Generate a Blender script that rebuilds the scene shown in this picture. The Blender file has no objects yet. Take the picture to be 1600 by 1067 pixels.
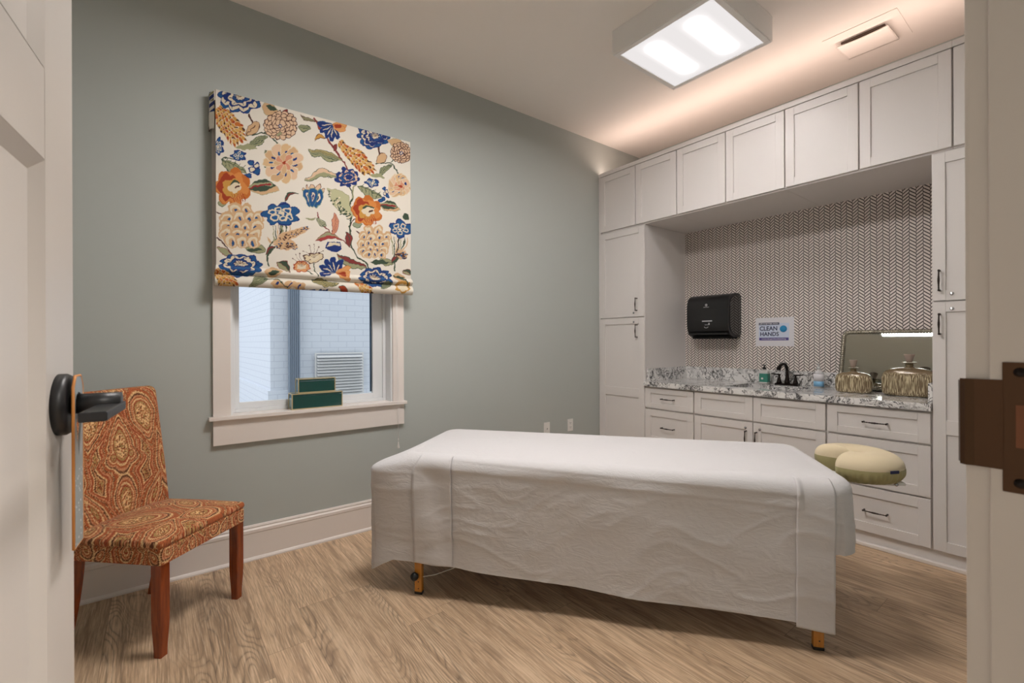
import bpy, bmesh, math, random
import numpy as np
from mathutils import Vector, Matrix
PI = math.pi
random.seed(7)
rng = np.random.RandomState(11)
SC = bpy.context.scene
COL = SC.collection

# ------------------------------------------------------------------ camera
HC = 1.3
F_PX, CX, CY = 720.0, 800.0, 533.6
YAW = math.radians(52.3)
ROLL = math.atan(6 / 1488.0)
Fv = Vector((math.cos(YAW), math.sin(YAW), 0)); Rv = Vector((math.sin(YAW), -math.cos(YAW), 0)); Uv = Vector((0, 0, 1))
cr, sr = math.cos(ROLL), math.sin(ROLL)
Xa = Rv * cr - Uv * sr
Ya = Rv * sr + Uv * cr
Za = -Fv
cam_d = bpy.data.cameras.new('camera'); cam = bpy.data.objects.new('camera', cam_d); COL.objects.link(cam)
cam.matrix_world = Matrix(((Xa.x, Ya.x, Za.x, 0), (Xa.y, Ya.y, Za.y, 0), (Xa.z, Ya.z, Za.z, HC), (0, 0, 0, 1)))
cam_d.sensor_width = 36.0; cam_d.sensor_fit = 'HORIZONTAL'
cam_d.lens = 36.0 * F_PX / 1600.0
cam_d.clip_start = 0.02
cam_d.dof.use_dof = True; cam_d.dof.focus_distance = 2.9; cam_d.dof.aperture_fstop = 9.0
SC.camera = cam
SC.view_settings.view_transform = 'Standard'
SC.view_settings.look = 'None'
SC.view_settings.gamma = 1.0
SC.view_settings.exposure = 0.12
SC.view_settings.use_curve_mapping = False

def prj(x, y, z):        # where a point of the room falls in the photograph (used to lay out the print of the blind)
    d = (x, y, z - HC)
    zz = d[0] * Fv.x + d[1] * Fv.y
    a2 = (d[0] * Rv.x + d[1] * Rv.y) / zz * F_PX; b2 = -d[2] / zz * F_PX
    return CX + a2 * cr + b2 * sr, CY - a2 * sr + b2 * cr

# ------------------------------------------------------------------ helpers
def lin(c):
    return tuple(((v / 255.0) / 12.92 if v / 255.0 <= 0.04045 else ((v / 255.0 + 0.055) / 1.055) ** 2.4) for v in c)

class MB:
    def __init__(s): s.bm = bmesh.new()
    def box(s, x0, x1, y0, y1, z0, z1, bev=0.0, seg=2, mat=0):
        r = bmesh.ops.create_cube(s.bm, size=1.0)
        vs = r['verts']
        sx, sy, sz = abs(x1 - x0), abs(y1 - y0), abs(z1 - z0)
        for v in vs:
            v.co = Vector(((x0 + x1) / 2 + v.co.x * sx, (y0 + y1) / 2 + v.co.y * sy, (z0 + z1) / 2 + v.co.z * sz))
        fs = set(f for v in vs for f in v.link_faces)
        for f in fs: f.material_index = mat
        if bev > 0:
            es = set(e for v in vs for e in v.link_edges)
            bev = min(bev, 0.45 * min(sx, sy, sz))
            bmesh.ops.bevel(s.bm, geom=list(es), offset=bev, segments=seg, affect='EDGES', profile=0.7)
        return s
    def lathe(s, prof, c=(0, 0, 0), axis='Z', n=32, smooth=True, mat=0, sx=1.0, sy=1.0):
        rings = []
        for (r, h) in prof:
            ring = []
            for i in range(n):
                a = 2 * PI * i / n
                p = (r * math.cos(a) * sx, r * math.sin(a) * sy, h)
                if axis == 'X': p = (h, p[0], p[1])
                elif axis == 'Y': p = (p[0], h, p[1])
                ring.append(s.bm.verts.new((p[0] + c[0], p[1] + c[1], p[2] + c[2])))
            rings.append(ring)
        for k in range(len(rings) - 1):
            for i in range(n):
                f = s.bm.faces.new((rings[k][i], rings[k][(i + 1) % n], rings[k + 1][(i + 1) % n], rings[k + 1][i]))
                f.smooth = smooth; f.material_index = mat
        for ring, rev in ((rings[0], True), (rings[-1], False)):
            try:
                f = s.bm.faces.new(ring[::-1] if rev else ring); f.material_index = mat
            except Exception: pass
        return s
    def tube(s, pts, rad, n=12, mat=0, closed=False, caps=True, flat=None):
        pts = [Vector(p) for p in pts]
        m = len(pts)
        rads = rad if hasattr(rad, '__len__') else [rad] * m
        rings = []; prev = None
        for k in range(m):
            if closed: t = (pts[(k + 1) % m] - pts[k - 1]).normalized()
            else: t = (pts[min(k + 1, m - 1)] - pts[max(k - 1, 0)]).normalized()
            if prev is None:
                up = Vector((0, 0, 1)) if abs(t.z) < 0.9 else Vector((1, 0, 0))
                a = t.cross(up).normalized()
            else:
                a = (prev - t * prev.dot(t)).normalized()
            prev = a; b = t.cross(a)
            ring = [s.bm.verts.new(pts[k] + (a * math.cos(2 * PI * i / n) + b * math.sin(2 * PI * i / n) * (flat or 1.0)) * rads[k]) for i in range(n)]
            rings.append(ring)
        for k in range(m if closed else m - 1):
            A, B = rings[k], rings[(k + 1) % m]
            for i in range(n):
                f = s.bm.faces.new((A[i], A[(i + 1) % n], B[(i + 1) % n], B[i])); f.smooth = True; f.material_index = mat
        if caps and not closed:
            s.bm.faces.new(rings[0][::-1]).material_index = mat; s.bm.faces.new(rings[-1]).material_index = mat
        return s
    def poly(s, pts, thick, mat=0):      # pts: 3-D polygon, thick: Vector to extrude along
        t = Vector(thick)
        A = [s.bm.verts.new(p) for p in pts]; B = [s.bm.verts.new(Vector(p) + t) for p in pts]
        n = len(A)
        s.bm.faces.new(A[::-1]).material_index = mat; s.bm.faces.new(B).material_index = mat
        for i in range(n):
            s.bm.faces.new((A[i], A[(i + 1) % n], B[(i + 1) % n], B[i])).material_index = mat
        return s
    def transform(s, M):
        bmesh.ops.transform(s.bm, matrix=M, verts=s.bm.verts); return s
    def build(s, name, mats, parent=None, smooth=False):
        bmesh.ops.recalc_face_normals(s.bm, faces=s.bm.faces)
        me = bpy.data.meshes.new(name); s.bm.to_mesh(me); s.bm.free()
        return mk(name, me, mats, parent, smooth)

def mk(name, me, mats, parent=None, smooth=False):
    if not isinstance(mats, (list, tuple)): mats = [mats]
    for m in mats: me.materials.append(m)
    if smooth:
        for p in me.polygons: p.use_smooth = True
    o = bpy.data.objects.new(name, me); COL.objects.link(o)
    if parent is not None:
        o.parent = parent
        o.matrix_parent_inverse = world_of(parent).inverted()
    return o

def world_of(o):
    M = Matrix.LocRotScale(o.location, o.rotation_euler, o.scale)
    if o.parent: M = world_of(o.parent) @ o.matrix_parent_inverse @ M
    return M

def tag(o, label=None, cat=None, group=None, kind=None):
    if label: o['label'] = label
    if cat: o['category'] = cat
    if group: o['group'] = group
    if kind: o['kind'] = kind
    return o

def empty(name, loc=(0, 0, 0), rz=0.0, **k):
    o = bpy.data.objects.new(name, None); COL.objects.link(o)
    o.location = loc; o.rotation_euler = (0, 0, rz); o.empty_display_size = 0.1
    return tag(o, **k)

def structure(name, b, mats, parent=None, label=None, smooth=False):
    o = b.build(name, mats, parent, smooth)
    if parent is None: o['kind'] = 'structure'
    if label: o['label'] = label; 
    return o

def grid_mesh(P, closed_u=False, colors=None, flip=False):
    """P: (nu, nv, 3) array -> mesh with smooth faces and an optional colour per vertex"""
    nu, nv = P.shape[:2]
    me = bpy.data.meshes.new('g')
    idx = np.arange(nu * nv).reshape(nu, nv)
    if closed_u:
        a = idx; b = np.roll(idx, -1, axis=0)
        q = np.stack([a[:, :-1], b[:, :-1], b[:, 1:], a[:, 1:]], -1).reshape(-1, 4)
    else:
        q = np.stack([idx[:-1, :-1], idx[1:, :-1], idx[1:, 1:], idx[:-1, 1:]], -1).reshape(-1, 4)
    if flip: q = q[:, ::-1]
    me.vertices.add(nu * nv); me.vertices.foreach_set('co', P.reshape(-1).astype(np.float32))
    nq = len(q)
    me.loops.add(nq * 4); me.loops.foreach_set('vertex_index', q.reshape(-1).astype(np.int32))
    me.polygons.add(nq); me.polygons.foreach_set('loop_start', (np.arange(nq) * 4).astype(np.int32))
    try: me.polygons.foreach_set('loop_total', np.full(nq, 4, dtype=np.int32))
    except Exception: pass
    me.update(calc_edges=True)
    me.polygons.foreach_set('use_smooth', np.ones(nq, dtype=bool))
    if colors is not None:
        at = me.color_attributes.new('print', 'FLOAT_COLOR', 'POINT')
        c = np.ones((nu * nv, 4), dtype=np.float32); c[:, :3] = colors.reshape(-1, 3)
        at.data.foreach_set('color', c.reshape(-1))
    me.validate(); me.update()
    return me

def text_mesh(b, s, origin, u, v, height, width=None, depth=0.0006, mat=0, shear=0.0, bold=0.0):
    """lettering as thin solid shapes: origin = lower left corner, u/v = unit vectors of the surface"""
    cu = bpy.data.curves.new('t', 'FONT'); cu.body = s; cu.extrude = 0.5; cu.offset = bold; cu.shear = shear
    cu.resolution_u = 3
    o = bpy.data.objects.new('t', cu); COL.objects.link(o)
    dg = bpy.context.evaluated_depsgraph_get(); dg.update()
    me = bpy.data.meshes.new_from_object(o.evaluated_get(dg))
    xs = [q.co.x for q in me.vertices]; ys = [q.co.y for q in me.vertices]
    x0, x1, y0, y1 = min(xs), max(xs), min(ys), max(ys)
    sy = height / (y1 - y0); sx = (width / (x1 - x0)) if width else sy
    u = Vector(u); v = Vector(v); n = u.cross(v)
    vs = [b.bm.verts.new(Vector(origin) + u * ((q.co.x - x0) * sx) + v * ((q.co.y - y0) * sy) + n * ((q.co.z + 0.5) * depth)) for q in me.vertices]
    for p in me.polygons:
        try: b.bm.faces.new([vs[i] for i in p.vertices]).material_index = mat
        except Exception: pass
    bpy.data.objects.remove(o, do_unlink=True); bpy.data.curves.remove(cu); bpy.data.meshes.remove(me)

# ------------------------------------------------------------------ materials
class NT:
    def __init__(s, name):
        s.m = bpy.data.materials.new(name); s.m.use_nodes = True
        s.t = s.m.node_tree; s.t.nodes.clear()
        s.out = s.n('ShaderNodeOutputMaterial')
    def n(s, ty, **kw):
        nd = s.t.nodes.new(ty)
        for k, v in kw.items(): setattr(nd, k, v)
        return nd
    def l(s, a, b): s.t.links.new(a, b)
    def val(s, sock, v):
        if isinstance(v, (int, float)): sock.default_value = v
        elif isinstance(v, (tuple, list)):
            sock.default_value = tuple(v) + ((1.0,) if len(v) == 3 and len(sock.default_value) == 4 else ())
        else: s.l(v, sock)
    def math(s, op, a, b=None, c=None, clamp=False):
        nd = s.n('ShaderNodeMath', operation=op); nd.use_clamp = clamp
        s.val(nd.inputs[0], a)
        if b is not None: s.val(nd.inputs[1], b)
        if c is not None: s.val(nd.inputs[2], c)
        return nd.outputs[0]
    def mix(s, f, a, b, mode='MIX'):
        nd = s.n('ShaderNodeMix', data_type='RGBA', blend_type=mode)
        s.val(nd.inputs[0], f); s.val(nd.inputs[6], a); s.val(nd.inputs[7], b)
        return nd.outputs[2]
    def coord(s, scale=(1, 1, 1), loc=(0, 0, 0), rot=(0, 0, 0)):
        tc = s.n('ShaderNodeTexCoord'); mp = s.n('ShaderNodeMapping')
        mp.inputs['Scale'].default_value = scale; mp.inputs['Location'].default_value = loc; mp.inputs['Rotation'].default_value = rot
        s.l(tc.outputs['Object'], mp.inputs[0]); return mp.outputs[0]
    def noise(s, vec, scale=5, detail=2, rough=0.5, dist=0.0):
        nd = s.n('ShaderNodeTexNoise'); s.l(vec, nd.inputs['Vector'])
        nd.inputs['Scale'].default_value = scale; nd.inputs['Detail'].default_value = detail
        nd.inputs['Roughness'].default_value = rough; nd.inputs['Distortion'].default_value = dist
        return nd.outputs['Fac']
    def ramp(s, f, stops):
        nd = s.n('ShaderNodeValToRGB'); s.val(nd.inputs[0], f)
        e = nd.color_ramp.elements
        while len(e) < len(stops): e.new(0.5)
        for k, (p, c) in enumerate(stops):
            e[k].position = p; e[k].color = tuple(c) + (1.0,) if len(c) == 3 else c
        return nd.outputs[0]
    def bump(s, h, strength=0.3, dist=0.001):
        nd = s.n('ShaderNodeBump'); s.l(h, nd.inputs['Height']); nd.inputs['Strength'].default_value = strength
        nd.inputs['Distance'].default_value = dist; return nd.outputs[0]
    def bsdf(s, color=(0.8, 0.8, 0.8), rough=0.5, metal=0.0, normal=None, spec=0.5, coat=0.0, sheen=0.0, sss=0.0):
        nd = s.n('ShaderNodeBsdfPrincipled')
        s.val(nd.inputs['Base Color'], color); s.val(nd.inputs['Roughness'], rough); s.val(nd.inputs['Metallic'], metal)
        nd.inputs['Specular IOR Level'].default_value = spec
        nd.inputs['Coat Weight'].default_value = coat; nd.inputs['Sheen Weight'].default_value = sheen
        if normal is not None: s.l(normal, nd.inputs['Normal'])
        s.l(nd.outputs[0], s.out.inputs[0]); s.b = nd
        return s.m

def plain(name, rgb, rough=0.5, metal=0.0, spec=0.5, nscale=0, nstr=0.1, coat=0.0, vary=0.0, ndist=0.001):
    t = NT(name)
    c = lin(rgb)
    vec = t.coord()
    normal = None; col = c
    if vary > 0:
        f = t.noise(vec, 3.0, 3)
        col = t.mix(f, tuple(v * (1 - vary) for v in c), tuple(min(1, v * (1 + vary)) for v in c))
    if nscale: normal = t.bump(t.noise(vec, nscale, 3), nstr, ndist)
    return t.bsdf(col, rough, metal, normal, spec, coat)

M = {}
M['wall'] = plain('sage_wall_paint', (176, 181, 177), 0.62, nscale=220, nstr=0.12, vary=0.01, spec=0.3)
M['wallw'] = plain('hall_wall_paint', (200, 196, 188), 0.7, nscale=220, nstr=0.12)
M['ceil'] = plain('ceiling_paint', (244, 238, 232), 0.85, nscale=160, nstr=0.1, spec=0.15)
M['cab'] = plain('white_cabinet_paint', (222, 217, 214), 0.38, nscale=60, nstr=0.02, spec=0.4)
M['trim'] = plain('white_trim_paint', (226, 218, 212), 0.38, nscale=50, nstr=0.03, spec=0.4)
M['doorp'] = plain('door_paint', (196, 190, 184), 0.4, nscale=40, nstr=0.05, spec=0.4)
M['vinyl'] = plain('white_vinyl_sash', (226, 228, 230), 0.3)
M['bronze'] = plain('dark_bronze_pull', (62, 54, 50), 0.32, 0.85)
M['orb'] = plain('oil_rubbed_bronze', (34, 27, 24), 0.35, 0.7)
M['strike'] = plain('antique_bronze_strike', (74, 52, 34), 0.42, 0.75, nscale=30, nstr=0.02)
M['black'] = plain('matte_black_metal', (26, 26, 28), 0.42, 0.1, nscale=300, nstr=0.03)
M['blackp'] = plain('black_plastic', (22, 22, 23), 0.3, spec=0.5)
M['blackg'] = plain('glossy_black_plastic', (12, 12, 13), 0.08, spec=0.9)
M['dark'] = plain('dark_void', (10, 9, 9), 0.8)
M['chrome'] = plain('brushed_chrome', (190, 190, 192), 0.2, 1.0)
M['silver'] = plain('silver_metal', (170, 165, 150), 0.25, 0.95)
M['grey'] = plain('grey_print', (188, 188, 192), 0.5)
M['white'] = plain('white_plastic', (228, 226, 222), 0.4)
M['brass'] = plain('brass', (196, 160, 96), 0.3, 0.9)
M['fixture'] = plain('fixture_enamel', (240, 238, 236), 0.4)
M['paper'] = plain('white_paper', (222, 220, 224), 0.6)
M['stopper'] = plain('matte_taupe_ceramic', (160, 142, 130), 0.6)
M['soapgreen'] = plain('green_label', (58, 132, 116), 0.45)
M['clearish'] = plain('frosted_plastic', (205, 203, 200), 0.25)
M['navy'] = plain('navy_print', (42, 46, 84), 0.6)
M['purple'] = plain('purple_print', (82, 70, 140), 0.6)
M['globe'] = plain('blue_print', (34, 134, 186), 0.6)
M['palebl'] = plain('pale_blue_print', (204, 214, 232), 0.6)
M['ext'] = None

def m_glass():
    t = NT('clear_glass')
    fr = t.n('ShaderNodeFresnel'); fr.inputs[0].default_value = 1.3
    tr = t.n('ShaderNodeBsdfTransparent'); tr.inputs[0].default_value = (0.95, 0.97, 0.98, 1)
    gl = t.n('ShaderNodeBsdfGlossy'); gl.inputs['Roughness'].default_value = 0.02
    mx = t.n('ShaderNodeMixShader'); t.l(fr.outputs[0], mx.inputs[0]); t.l(tr.outputs[0], mx.inputs[1]); t.l(gl.outputs[0], mx.inputs[2])
    t.l(mx.outputs[0], t.out.inputs[0]); return t.m
M['glass'] = m_glass()

def m_clearplastic(name, rgb, alpha):
    t = NT(name); m = t.bsdf(lin(rgb), 0.15); t.b.inputs['Alpha'].default_value = alpha; return m
M['cplastic'] = m_clearplastic('clear_plastic', (235, 236, 238), 0.35)
def m_card():
    t = NT('speckled_grey_card'); v = t.n('ShaderNodeTexVoronoi'); t.l(t.coord(), v.inputs['Vector']); v.inputs['Scale'].default_value = 130
    sp = t.ramp(v.outputs['Distance'], [(.16, (1, 1, 1)), (.24, (0, 0, 0))]); sep = t.n('ShaderNodeSeparateXYZ'); t.l(t.coord(), sep.inputs[0])
    low = t.math('LESS_THAN', sep.outputs[2], 1.13)
    m = t.bsdf(t.mix(t.math('MULTIPLY', sp, low), lin((150, 156, 156)), lin((214, 216, 214))), .2); t.b.inputs['Alpha'].default_value = .88; return m
M['card'] = m_card()

def m_floor():
    t = NT('oak_vinyl_planks')
    vec = t.coord()
    sep = t.n('ShaderNodeSeparateXYZ'); t.l(vec, sep.inputs[0])
    W = 0.182
    px = t.math('DIVIDE', sep.outputs[0], W)
    row = t.math('FLOOR', px)
    wn = t.n('ShaderNodeTexWhiteNoise', noise_dimensions='1D'); t.l(row, wn.inputs['W'])
    py = t.math('DIVIDE', t.math('ADD', sep.outputs[1], t.math('MULTIPLY', wn.outputs['Value'], 3.1)), 1.22)
    pid = t.math('FLOOR', py)
    cmb = t.n('ShaderNodeCombineXYZ'); t.l(row, cmb.inputs[0]); t.l(pid, cmb.inputs[1])
    wn2 = t.n('ShaderNodeTexWhiteNoise', noise_dimensions='3D'); t.l(cmb.outputs[0], wn2.inputs['Vector'])
    rnd = wn2.outputs['Value']
    # seams
    fx = t.math('FRACT', px); fy = t.math('FRACT', py)
    ex = t.math('MINIMUM', fx, t.math('SUBTRACT', 1.0, fx))
    ey = t.math('MULTIPLY', t.math('MINIMUM', fy, t.math('SUBTRACT', 1.0, fy)), 1.22 / W)
    seam = t.math('LESS_THAN', t.math('MINIMUM', ex, ey), 0.006)
    # grain coordinates, shifted for each plank
    off = t.n('ShaderNodeCombineXYZ'); t.l(t.math('MULTIPLY', rnd, 37.0), off.inputs[0]); t.l(t.math('MULTIPLY', rnd, 91.0), off.inputs[1]); t.l(rnd, off.inputs[2])
    add = t.n('ShaderNodeVectorMath', operation='ADD'); t.l(vec, add.inputs[0]); t.l(off.outputs[0], add.inputs[1])
    def stretched(sx, sy):
        mp = t.n('ShaderNodeMapping'); mp.inputs['Scale'].default_value = (sx, sy, 1); t.l(add.outputs[0], mp.inputs[0]); return mp.outputs[0]
    big = t.noise(stretched(6.5, 1.05), 1.0, 1.0, 0.4, 0.25)
    warp = t.noise(stretched(30, 9), 1.0, 2, 0.5)
    bigw = t.math('ADD', big, t.math('MULTIPLY', t.math('SUBTRACT', warp, 0.5), 0.022))
    rings = t.math('FRACT', t.math('MULTIPLY', bigw, 30.0))
    line = t.math('POWER', t.math('ABSOLUTE', t.math('SUBTRACT', t.math('MULTIPLY', rings, 2.0), 1.0)), 3.0)
    fine = t.noise(stretched(170, 7), 1.0, 3, 0.6)
    mid = t.noise(stretched(22, 1.1), 1.0, 3, 0.6)
    cath = t.noise(stretched(4.2, 0.8), 1.0, 1.0)     # where the cathedral grain shows
    cm = t.ramp(cath, [(0.46, (0.12, 0.12, 0.12)), (0.62, (1, 1, 1))])
    base = t.ramp(mid, [(0.25, lin((133, 108, 84))), (0.5, lin((170, 142, 112))), (0.75, lin((194, 168, 138)))])
    c1 = t.mix(t.math('MULTIPLY', t.math('MULTIPLY', line, cm), 0.7), base, lin((88, 72, 58)))
    fm = t.ramp(fine, [(0.38, (1, 1, 1)), (0.5, (0, 0, 0))])
    c2 = t.mix(t.math('MULTIPLY', fm, 0.42), c1, lin((112, 91, 72)))
    fl = t.ramp(fine, [(0.52, (0, 0, 0)), (0.68, (1, 1, 1))])
    c2 = t.mix(t.math('MULTIPLY', fl, 0.42), c2, lin((212, 190, 162)))
    knot = t.n('ShaderNodeTexVoronoi', feature='F1'); t.l(stretched(5.0, 1.6), knot.inputs['Vector']); knot.inputs['Scale'].default_value = 1.0
    km = t.ramp(knot.outputs['Distance'], [(0.05, (1, 1, 1)), (0.2, (0, 0, 0))])
    c2 = t.mix(t.math('MULTIPLY', km, 0.35), c2, lin((96, 74, 56)))
    tone = t.math('MULTIPLY_ADD', rnd, 0.24, 1.22)
    hs = t.n('ShaderNodeHueSaturation'); t.l(c2, hs.inputs['Color']); t.l(tone, hs.inputs['Value']); hs.inputs['Saturation'].default_value = 0.95
    c3 = t.mix(t.math('MULTIPLY', seam, 0.5), hs.outputs[0], lin((86, 68, 52)))
    h = t.math('ADD', t.math('MULTIPLY', fine, 0.5), t.math('MULTIPLY', seam, -0.8))
    rough = t.math('MULTIPLY_ADD', fine, 0.18, 0.36)
    return t.bsdf(c3, rough, 0, t.bump(h, 0.25, 0.0008), 0.45)
M['floor'] = m_floor()

def m_marble():
    t = NT('white_quartz_black_veins')
    vec = t.coord()
    w = t.noise(vec, 9, 3, 0.6)
    cmb = t.n('ShaderNodeVectorMath', operation='MULTIPLY_ADD')
    nz = t.n('ShaderNodeTexNoise'); t.l(vec, nz.inputs['Vector']); nz.inputs['Scale'].default_value = 7; nz.inputs['Detail'].default_value = 4
    t.l(nz.outputs['Color'], cmb.inputs[0]); cmb.inputs[1].default_value = (0.25, 0.25, 0.25); t.l(vec, cmb.inputs[2])
    def veins(scale, width, detail=3):
        n = t.noise(cmb.outputs[0], scale, detail, 0.55, 0.6)
        d = t.math('ABSOLUTE', t.math('SUBTRACT', n, 0.5))
        return t.ramp(d, [(0.0, (1, 1, 1)), (width, (0, 0, 0))])
    a = veins(7.5, 0.020); b = veins(17, 0.045)
    msk = t.ramp(t.noise(vec, 7, 2), [(0.36, (0, 0, 0)), (0.5, (1, 1, 1))])
    cloud = t.ramp(t.noise(cmb.outputs[0], 6, 5, 0.6), [(0.3, lin((168, 168, 168))), (0.48, lin((226, 224, 222))), (0.8, lin((240, 238, 236)))])
    c = t.mix(t.math('MULTIPLY', b, msk), cloud, lin((48, 46, 48)))
    c = t.mix(a, c, lin((36, 34, 36)))
    return t.bsdf(c, 0.12, 0, None, 0.5)
M['marble'] = m_marble()

def m_chevron():
    t = NT('chevron_wallcovering')
    vec = t.coord(); sep = t.n('ShaderNodeSeparateXYZ'); t.l(vec, sep.inputs[0])
    W, P = 0.0372, 0.0246
    u = t.math('DIVIDE', sep.outputs[1], W)
    col = t.math('FLOOR', u); fu = t.math('FRACT', u)
    par = t.math('MODULO', t.math('ABSOLUTE', col), 2.0)
    up = t.math('MULTIPLY', t.math('SUBTRACT', fu, 0.5), 1.25)
    sgn = t.math('SUBTRACT', t.math('MULTIPLY', par, 2.0), 1.0)
    ph = t.math('ADD', t.math('DIVIDE', sep.outputs[2], P), t.math('MULTIPLY', up, sgn))
    ph = t.math('ADD', ph, t.math('MULTIPLY', par, 0.5))
    fr = t.math('FRACT', ph)
    d = t.math('ABSOLUTE', t.math('SUBTRACT', fr, 0.5))
    wob = t.math('MULTIPLY', t.math('SUBTRACT', t.noise(vec, 300, 2), 0.5), 0.05)
    l1 = t.ramp(t.math('ADD', d, wob), [(0.315, (0, 0, 0)), (0.355, (1, 1, 1))])
    ed = t.math('MINIMUM', fu, t.math('SUBTRACT', 1.0, fu))
    l2 = t.ramp(ed, [(0.025, (1, 1, 1)), (0.05, (0, 0, 0))])
    ln = t.math('MAXIMUM', l1, l2)
    c = t.mix(ln, lin((236, 227, 220)), lin((58, 47, 46)))
    return t.bsdf(c, 0.45, 0, t.bump(ln, -0.2, 0.0006), 0.35)
M['chevron'] = m_chevron()

def m_print(name, rough=0.85, weave=900, sheen=0.1):
    t = NT(name)
    at = t.n('ShaderNodeVertexColor'); at.layer_name = 'print'
    vec = t.coord()
    return t.bsdf(at.outputs[0], rough, 0, t.bump(t.noise(vec, weave, 2), 0.25, 0.0005), 0.2, sheen=sheen)
M['floral'] = m_print('floral_linen_print')
M['paisley'] = m_print('paisley_upholstery', weave=700)

def m_wood(name, a, b, rough=0.25, scale=(60, 60, 5), coat=0.3):
    t = NT(name); vec = t.coord(scale)
    n = t.noise(vec, 1.0, 4, 0.6, 0.5)
    return t.bsdf(t.ramp(n, [(0.3, lin(a)), (0.7, lin(b))]), rough, 0, t.bump(n, 0.05, 0.0005), 0.5, coat)
M['cherry'] = m_wood('cherry_stained_wood', (104, 40, 10), (148, 64, 18))
M['maple'] = m_wood('honey_maple', (184, 118, 40), (206, 142, 60))

def m_cloth(name, rgb, wr=0.5):
    t = NT(name); vec = t.coord()
    n1 = t.noise(t.coord((1, 1, 2.2)), 9, 4, 0.55, 1.2); n2 = t.noise(t.coord((1, 1, 3)), 34, 3, 0.6, 0.6); n3 = t.noise(vec, 1200, 1)
    r1 = t.math('ABSOLUTE', t.math('SUBTRACT', n1, 0.5))
    h = t.math('ADD', t.math('MULTIPLY', r1, 2.2), t.math('MULTIPLY', n2, 0.45))
    h = t.math('ADD', h, t.math('MULTIPLY', n3, 0.02))
    return t.bsdf(lin(rgb), 0.8, 0, t.bump(h, wr, 0.012), 0.2, sheen=0.15)
M['sheet'] = m_cloth('white_cotton_sheet', (208, 206, 207), 0.2)
M['flap'] = m_cloth('white_cotton_sheet_folded', (208, 206, 207), 0.1)
M['cream'] = m_cloth('cream_flannel', (220, 204, 172), 0.05)
M['olive'] = m_cloth('khaki_cushion_cover', (172, 163, 118), 0.15)

def m_ribbed():
    t = NT('ribbed_bronze_glaze')
    vec = t.coord((1, 1, 0.06))
    n = t.noise(vec, 95, 2, 0.5, 0.4)
    v2 = t.coord((1, 1, 1)); sep = t.n('ShaderNodeSeparateXYZ'); t.l(v2, sep.inputs[0])
    up = t.ramp(sep.outputs[2], [(0.60, (1, 1, 1)), (0.78, (0, 0, 0))])   # relief fades on the shoulder
    rid = t.ramp(n, [(0.44, (0, 0, 0)), (0.56, (1, 1, 1))])
    c = t.mix(t.math('MULTIPLY', rid, up), lin((124, 104, 74)), lin((206, 190, 150)))
    return t.bsdf(c, 0.22, 0.25, t.bump(t.math('MULTIPLY', rid, up), 0.7, 0.004), 0.6, 0.3)
M['ribbed'] = m_ribbed()
M['glaze'] = plain('bronze_glaze', (128, 110, 80), 0.15, 0.3, coat=0.4)

def m_mirror():
    t = NT('mirror_glass'); return t.bsdf(lin((196, 202, 196)), 0.015, 1.0)
M['mirror'] = m_mirror()

def m_brickwhite():
    t = NT('white_painted_brick')
    tc = t.n('ShaderNodeTexCoord'); sep = t.n('ShaderNodeSeparateXYZ'); t.l(tc.outputs['Object'], sep.inputs[0])
    cmb = t.n('ShaderNodeCombineXYZ'); t.l(t.math('ADD', sep.outputs[0], sep.outputs[1]), cmb.inputs[0]); t.l(sep.outputs[2], cmb.inputs[1])
    br = t.n('ShaderNodeTexBrick'); t.l(cmb.outputs[0], br.inputs['Vector'])
    br.inputs['Scale'].default_value = 1.0; br.inputs['Brick Width'].default_value = 0.21; br.inputs['Row Height'].default_value = 0.077
    br.inputs['Mortar Size'].default_value = 0.004; br.inputs['Mortar Smooth'].default_value = 0.3
    c = t.mix(br.outputs['Fac'], lin((226, 230, 236)), lin((206, 211, 220)))
    return t.bsdf(c, 0.7, 0, t.bump(br.outputs['Fac'], -0.6, 0.006), 0.3)
M['brick'] = m_brickwhite()
M['pave'] = plain('pale_concrete', (212, 212, 210), 0.85, nscale=30, nstr=0.2)
M['metalgrey'] = plain('grey_downspout', (128, 140, 154), 0.5)
M['greenlac'] = plain('green_lacquer', (6, 66, 60), 0.12, coat=0.6)
M['paleglass'] = plain('pale_mirrored_edge', (150, 180, 178), 0.08, 0.6)
M['rimgold'] = plain('champagne_metal_rim', (206, 190, 150), 0.3, 0.6)
M['orangeedge'] = plain('amber_card_edge', (196, 128, 60), 0.4)

def m_diffuser():
    t = NT('lit_diffuser')
    vec = t.coord(); sep = t.n('ShaderNodeSeparateXYZ'); t.l(vec, sep.inputs[0])
    y = sep.outputs[1]; x = sep.outputs[0]
    def bar(c):
        d = t.math('ABSOLUTE', t.math('SUBTRACT', y, c))
        return t.ramp(t.math('MULTIPLY', d, 10.0), [(0.0, (1, 1, 1)), (0.4, (0.75, 0.75, 0.75)), (1.0, (0, 0, 0))])
    b = t.math('MAXIMUM', bar(1.745), bar(1.47))
    endx = t.ramp(t.math('ABSOLUTE', t.math('SUBTRACT', x, 2.685)), [(0.19, (1, 1, 1)), (0.29, (0, 0, 0))])
    b = t.math('MULTIPLY', b, endx)
    em = t.n('ShaderNodeEmission'); em.inputs[0].default_value = (1.0, 0.955, 0.945, 1)
    st = t.math('ADD', t.math('MULTIPLY_ADD', b, 0.3, M_DIF), t.math('MULTIPLY', t.math('POWER', b, 7.0), M_BAR))
    t.l(st, em.inputs[1]); t.l(em.outputs[0], t.out.inputs[0])
    return t.m
M_BAR, M_DIF = 104.0, 0.78
M['diff'] = m_diffuser()
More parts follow.
